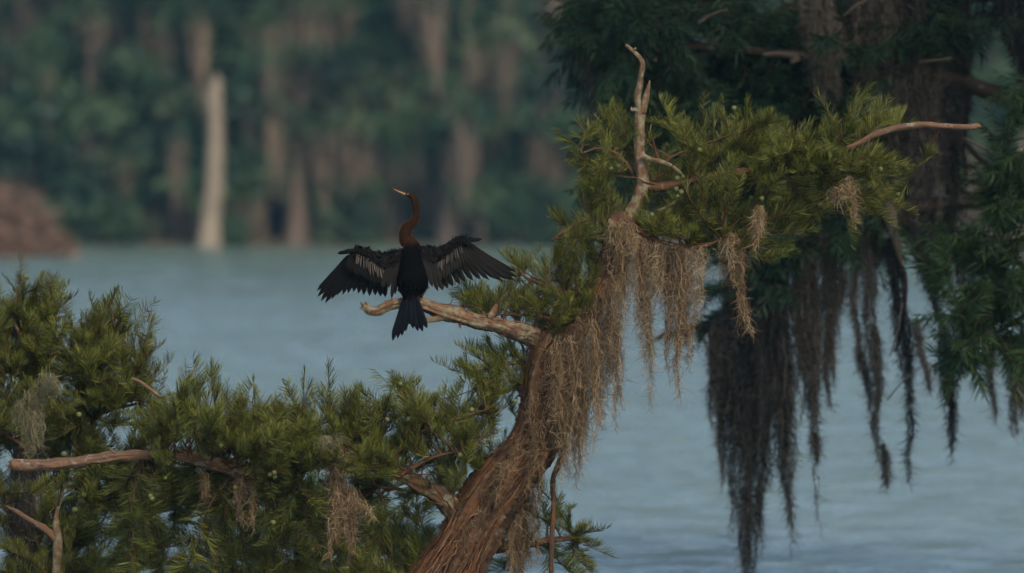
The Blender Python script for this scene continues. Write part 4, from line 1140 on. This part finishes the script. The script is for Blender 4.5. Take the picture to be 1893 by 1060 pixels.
# tail
mb = MB()
tube(mb, spline(np.array([z1(638, 660, -.05), z1(640, 700, -.06), z1(642, 740, -.07)]), 14), np.interp(np.linspace(0, 1, 14), [0, .5, 1], np.array([70, 48, 28]) / 3.212 * PX), 20, tint=.1, ell=(.55, 1.0))
tail = part("tail", mb, M['plumage'], bird)
for k_, (b_, tp) in enumerate([((612, 690), (533, 966)), ((618, 690), (562, 953)), ((624, 690), (588, 936)), ((632, 690), (610, 908)), ((640, 690), (632, 868)), ((648, 690), (655, 892)),
                               ((656, 690), (684, 908)), ((664, 690), (712, 910)), ((672, 690), (738, 890)), ((640, 690), (640, 860)), ((628, 690), (600, 890)), ((655, 690), (668, 885))]):
    feather(tail, z1(*b_, -.055 - .002 * k_), z1(*tp, -.085 - .003 * (k_ % 5)), Wz * 1.3, "tail_feather", 'tail', blunt=.82, n=14)
# legs and webbed feet on the limb
for (x, y0, y1, d_) in ((706, 655, 714, .0), (656, 680, 722, .01)):
    mb = MB()
    tube(mb, spline(np.array([z1(x - 4, y0, d_), z1(x, (y0 + y1) / 2, d_ - .006), z1(x + 1, y1, d_)]), 12), np.interp(np.linspace(0, 1, 12), [0, .6, 1], [.010, .0052, .0055]), 10, tint=.3)
    lg = part("leg", mb, M['foot'], bird)
    mb = MB()
    toes = [(-24, 10, -.012), (-8, 13, -.020), (14, 12, -.014), (26, 10, .004)]
    tp_ = [z1(x + dx, y1 + dy_, d_ + dd) for dx, dy_, dd in toes]
    for p_ in tp_:
        tube(mb, spline(np.array([z1(x, y1 - 2, d_), (z1(x, y1, d_) + p_) / 2 + np.array([0, 0, .003]), p_]), 8), np.linspace(.0055, .0026, 8), 7, tint=.6)
    hub = z1(x, y1, d_)
    for p_, q_ in zip(tp_[:-1], tp_[1:]):
        m1 = (p_ * .45 + q_ * .45 + hub * .1)
        mb.add(np.array([hub, p_, m1, q_]) + np.array([0, 0, .002]), [[0, 1, 2, 3]], None, .4)
    part("foot", mb, M['foot'], lg)

# ------------------------------------------------------------------ far shore
rF = np.random.default_rng(4)


def leaf_cloud(mb, C, spread, n, size, r, tone=.5, tv=.2):
    """n leaf-bunch faces about each of the centres C"""
    C = np.repeat(np.asarray(C, float), n, axis=0)
    k = len(C)
    P = C + r.normal(size=(k, 3)) * spread
    a = norm(r.normal(size=(k, 3)))
    b = norm(np.cross(a, r.normal(size=(k, 3))))
    s = size * r.uniform(.6, 1.4, (k, 1))
    V = np.stack([P - a * s, P + b * s * .6, P + a * s, P - b * s * .6], 1).reshape(-1, 3)
    cl = np.repeat(r.normal(tone, tv, k // n), n) + r.normal(size=k) * .12
    mb.add(V, np.arange(k * 4).reshape(-1, 4), None, np.repeat(np.clip(cl, 0, 1), 4))


def far_tree(r, h, rad, low, mossy, leafy, lean=0.0, crown_r=2.4):
    tr, cr, ms = MB(), MB(), MB()
    ph = r.uniform(0, 6)
    zs = np.linspace(-.4, h, 26)
    P = np.stack([lean * zs + .12 * np.sin(zs * .5 + ph), .1 * np.cos(zs * .4 + ph), zs], 1)
    R = rad * (1 - .75 * np.clip(zs / h, 0, 1)) + rad * 1.1 * np.exp(-np.maximum(zs, 0) / .55)
    tube(tr, P, R, 16, ridge=.12, lump=.03, seed=int(r.integers(1000)))
    C, MC = [], []
    for _ in range(40):
        z0 = low + (h - low) * r.random() ** 1.25
        a = r.uniform(0, 6.28)
        ln = crown_r * (1 - .55 * (z0 - low) / (h - low)) * r.uniform(.5, 1.1)
        p0 = np.array([np.interp(z0, zs, P[:, 0]), np.interp(z0, zs, P[:, 1]), z0])
        p1 = p0 + np.array([math.cos(a) * ln, math.sin(a) * ln, ln * r.uniform(-.25, .35)])
        Pl = spline(np.array([p0, (p0 + p1) / 2 + np.array([0, 0, .12 * ln]), p1]), 8)
        tube(tr, Pl, np.linspace(.05, .012, 8), 5, cap=False)
        for u in (.4, .6, .8, 1.0):
            q = Pl[int(u * 7)]
            if r.random() < leafy:
                C.append(q + r.normal(size=3) * .15)
            if r.random() < mossy:
                MC.append(q)
    leaf_cloud(cr, np.array(C), np.array([.34, .34, .22]), 52, .12, r, .55, .30)
    for q in MC:
        L = r.uniform(.9, 2.8)
        for _ in range(14):
            k = 6
            t = np.linspace(0, 1, k)
            l_ = L * r.uniform(.5, 1)
            o_ = r.normal(size=3) * np.array([.22, .22, .10])
            Pm = q + o_ * (1 - .6 * t)[:, None] + np.array([0, 0, -1.0]) * (t * l_)[:, None] + r.normal(size=(k, 3)) * .012
            a = r.uniform(0, math.pi)
            ribbons(ms, Pm[None], (.030 * np.interp(t, [0, .3, 1], [.7, 1, .2]))[None], np.array([[math.cos(a), math.sin(a), 0]]), np.full((1, 1), np.clip(r.normal(.5, .2), 0, 1)))
    return tr.mesh("trunk", M['far_bark']), cr.mesh("crown", M['far_leaf']), ms.mesh("moss_tails", M['far_moss'])


PROTO = [far_tree(np.random.default_rng(100 + i), *a) for i, a in enumerate([(11, .12, 1.3, .22, .92), (12, .16, 2.0, .20, .95), (10, .11, .9, .32, .85), (12, .19, 2.4, .38, .85, .02), (9, .09, .5, .13, 1.0, .0, 1.9)])]


def plant_far(px, Y, k, label, group=None, rot=None, sc=1.0, name="moss_hung_cypress"):
    p = at(px, 440, Y)
    t = thing(name, label, "tree", (p[0], Y, .1 if Y > SHORE + 2 else -.05), group)
    t.rotation_euler = (0, 0, rF.uniform(0, 6.28) if rot is None else rot)
    t.scale = (sc, sc, sc)
    for me in PROTO[k]:
        o = link(me.name.split('.')[0], me, t)
        if o.name.startswith("moss_tails"): o["kind"] = "stuff"
    return t


front_row = [(30, 3.5, 2, "cypress on the far shore behind the rusty bush"), (150, 2.5, 4, "leafy young cypress just right of the rusty bush on the far shore"),
             (228, 3, 0, "mossy far cypress midway between the rusty bush and the bleached snag"), (318, 2.2, 2, "far cypress just left of the bleached snag"),
             (472, 2.0, 0, "far cypress with pale trunk just right of the bleached snag"), (556, 1.2, 3, "far cypress with long pinkish trunk left of the bird's head"),
             (640, 2.8, 4, "dark leafy far tree directly behind the bird's left wing"), (722, 3.2, 1, "far cypress rising behind the bird's bill"),
             (822, 1.0, 3, "far cypress with broad pale pink trunk right of the bird's neck"), (905, 2.4, 0, "moss hung far cypress above the bird's right wing tip"),
             (985, 2.0, 2, "far cypress with brown moss left of the lit upper boughs"), (1060, 2.6, 1, "far cypress half hidden by the left end of the upper boughs"),
             (1840, 3, 1, "far cypress seen through the gap at the right edge")]
for px, dy, k, lab in front_row:
    plant_far(px, SHORE + dy, k, lab, "cypresses along the far waterline", sc=rF.uniform(.9, 1.1))
back = "cypress in the hazy second ranks of the far forest"
for i in range(44):
    plant_far(-300 + 2500 * (i + rF.uniform(-.4, .4)) / 44, SHORE + rF.uniform(7, 22), int(rF.integers(0, 5)), back, "far forest ranks behind the waterline", sc=rF.uniform(.85, 1.25))

# bleached snag
p = at(392, 455, SHORE - .6)
sn = thing("dead_snag", "bleached pale dead tree trunk standing upright at the far waterline", "snag", (p[0], SHORE - .6, -.05))
mb = MB(); P_, R_ = px_path([(386, 465, 24), (388, 440, 21), (389, 415, 18), (393, 360, 16.5), (397, 300, 16), (398, 230, 15.5), (395, 190, 14.5), (399, 165, 11), (401, 148, 7), (402, 138, 2)], SHORE - .6, 60)
tube(mb, P_, R_, 20, ridge=.08, lump=.05, seed=9); part("trunk", mb, M['snag'], sn)
mb = MB(); P_, R_ = px_path([(391, 200, 6), (383, 185, 4), (381, 172, 2)], SHORE - .6, 10); tube(mb, P_, R_, 8); part("branch_stub", mb, M['snag'], sn)
p = at(1884, 330, SHORE - 4)
sn = thing("dead_snag", "pale broken trunk glimpsed at the far right edge beyond the leafy bough", "snag", (p[0], SHORE - 4, -.05))
mb = MB(); P_, R_ = px_path([(1897, 470, 13), (1896, 380, 11), (1895, 300, 10), (1895, 265, 8), (1896, 255, 4)], SHORE - 4, 40)
tube(mb, P_, R_, 18, ridge=.08, lump=.05, seed=10); part("trunk", mb, M['snag'], sn)

# rusty bush at the waterline, nearer than the wood
YR = 184.0
p = at(25, 470, YR)
rb = thing("rusty_bush", "rust brown dead leaved bush mound standing in the water at the far left", "bush", (p[0], YR, -.02))
C = []
for _ in range(240):
    a, u = rF.uniform(0, 6.28), rF.random() ** .5
    C.append([p[0] - .3 + 1.6 * u * math.cos(a), YR + 1.2 * u * math.sin(a), .10 + (1.75 * (1 - u ** 1.7)) * rF.uniform(.2, 1) * (1 + .18 * math.sin(3 * a + 1))])
mb = MB(); leaf_cloud(mb, np.array(C), np.array([.12, .12, .10]), 30, .075, rF, .5, .22); part("crown", mb, M['brown_leaf'], rb)
for k_ in range(9):
    a = k_ * .7
    mb = MB(); tube(mb, spline(np.array([[p[0] - .2, YR, -.1], [p[0] - .2 + .5 * math.cos(a), YR + .4 * math.sin(a), .6], [p[0] - .2 + 1.0 * math.cos(a), YR + .9 * math.sin(a), 1.0]]), 10), np.linspace(.04, .012, 10), 6)
    part("stem", mb, M['dark_bark'], rb)

for (px, Y, w, h, lab) in [(205, SHORE + .6, 1.1, 1.0, "low green shrub at the far waterline left of the bleached snag"), (425, SHORE + .3, .35, .5, "small bright green shrub at the foot of the bleached snag"),
                           (660, SHORE + 1.0, 1.0, 1.6, "dark green shrub at the far waterline left of the bird's neck"), (940, SHORE + .8, .9, 1.1, "dim green shrub at the far waterline right of the bird"),
                           (1045, SHORE + .8, 1.0, 1.5, "dim shrub on the far shore beside the lit boughs"), (90, SHORE + .7, .9, .9, "dark shrub on the far shore behind the rusty bush")]:
    p = at(px, 450, Y)
    sh = thing("waterside_shrub", lab, "shrub", (p[0], Y, .0), "shrubs along the far waterline")
    C = [[p[0] + rF.normal() * w * .45, Y + rF.normal() * .4, .1 + h * rF.random() ** .8] for _ in range(50)]
    mb = MB(); leaf_cloud(mb, np.array(C), .14, 26, .085, rF, .5, .2); part("crown", mb, M['far_leaf'], sh)
    for k_ in range(4):
        mb = MB(); tube(mb, spline(np.array([[p[0], Y, -.1], [p[0] + rF.normal() * w * .3, Y, h * .5], [p[0] + rF.normal() * w * .5, Y, h * .9]]), 8), np.linspace(.03, .01, 8), 5); part("stem", mb, M['far_bark'], sh)

# the wood behind reads as one mass
mb = MB()
n_ = 2600
C = np.stack([rF.uniform(-34, 34, n_), SHORE + rF.uniform(24, 40, n_), rF.uniform(.3, 19, n_)], 1)
leaf_cloud(mb, C, np.array([.8, .8, .6]), 26, .26, rF, .15, .30)
for _ in range(150):
    x, y, h_ = rF.uniform(-34, 34), SHORE + rF.uniform(23, 38), rF.uniform(12, 18)
    tube(mb, np.array([[x, y, 0], [x + rF.normal() * .2, y, h_ / 2], [x + rF.normal() * .4, y, h_]]), [.35, .2, .06], 7, cap=False, tint=.1)
wood = link("far_woods", mb.mesh("far_woods", M['far_leaf']))
tag(wood, "hazy green wood closing off the view beyond the lake", "woods", kind="stuff")

# ------------------------------------------------------------------ damp morning air
bm = bmesh.new()
bmesh.ops.create_cube(bm, size=1)
for v in bm.verts:
    v.co.x *= 1500; v.co.y = v.co.y * 1500 + 430; v.co.z = -2.2 + (v.co.z + .5) * 48
me = bpy.data.meshes.new("haze"); bm.to_mesh(me); bm.free()
m = bpy.data.materials.new("damp air"); m.use_nodes = True; nt = m.node_tree
nt.nodes.remove(nt.nodes['Principled BSDF'])
pv = nt.nodes.new('ShaderNodeVolumePrincipled')
pv.inputs['Color'].default_value = (.30, .72, 1.0, 1)
pv.inputs['Density'].default_value = .0003
pv.inputs['Anisotropy'].default_value = .2
nt.links.new(pv.outputs[0], nt.nodes['Material Output'].inputs['Volume'])
me.materials.append(m)
haze = link("haze", me)
haze["kind"] = "stuff"
haze["label"] = "thin blue damp air over the lake"
print("TRIS", sum(len(p.vertices) - 2 for me in bpy.data.meshes for p in []), "objects", len(bpy.data.objects))
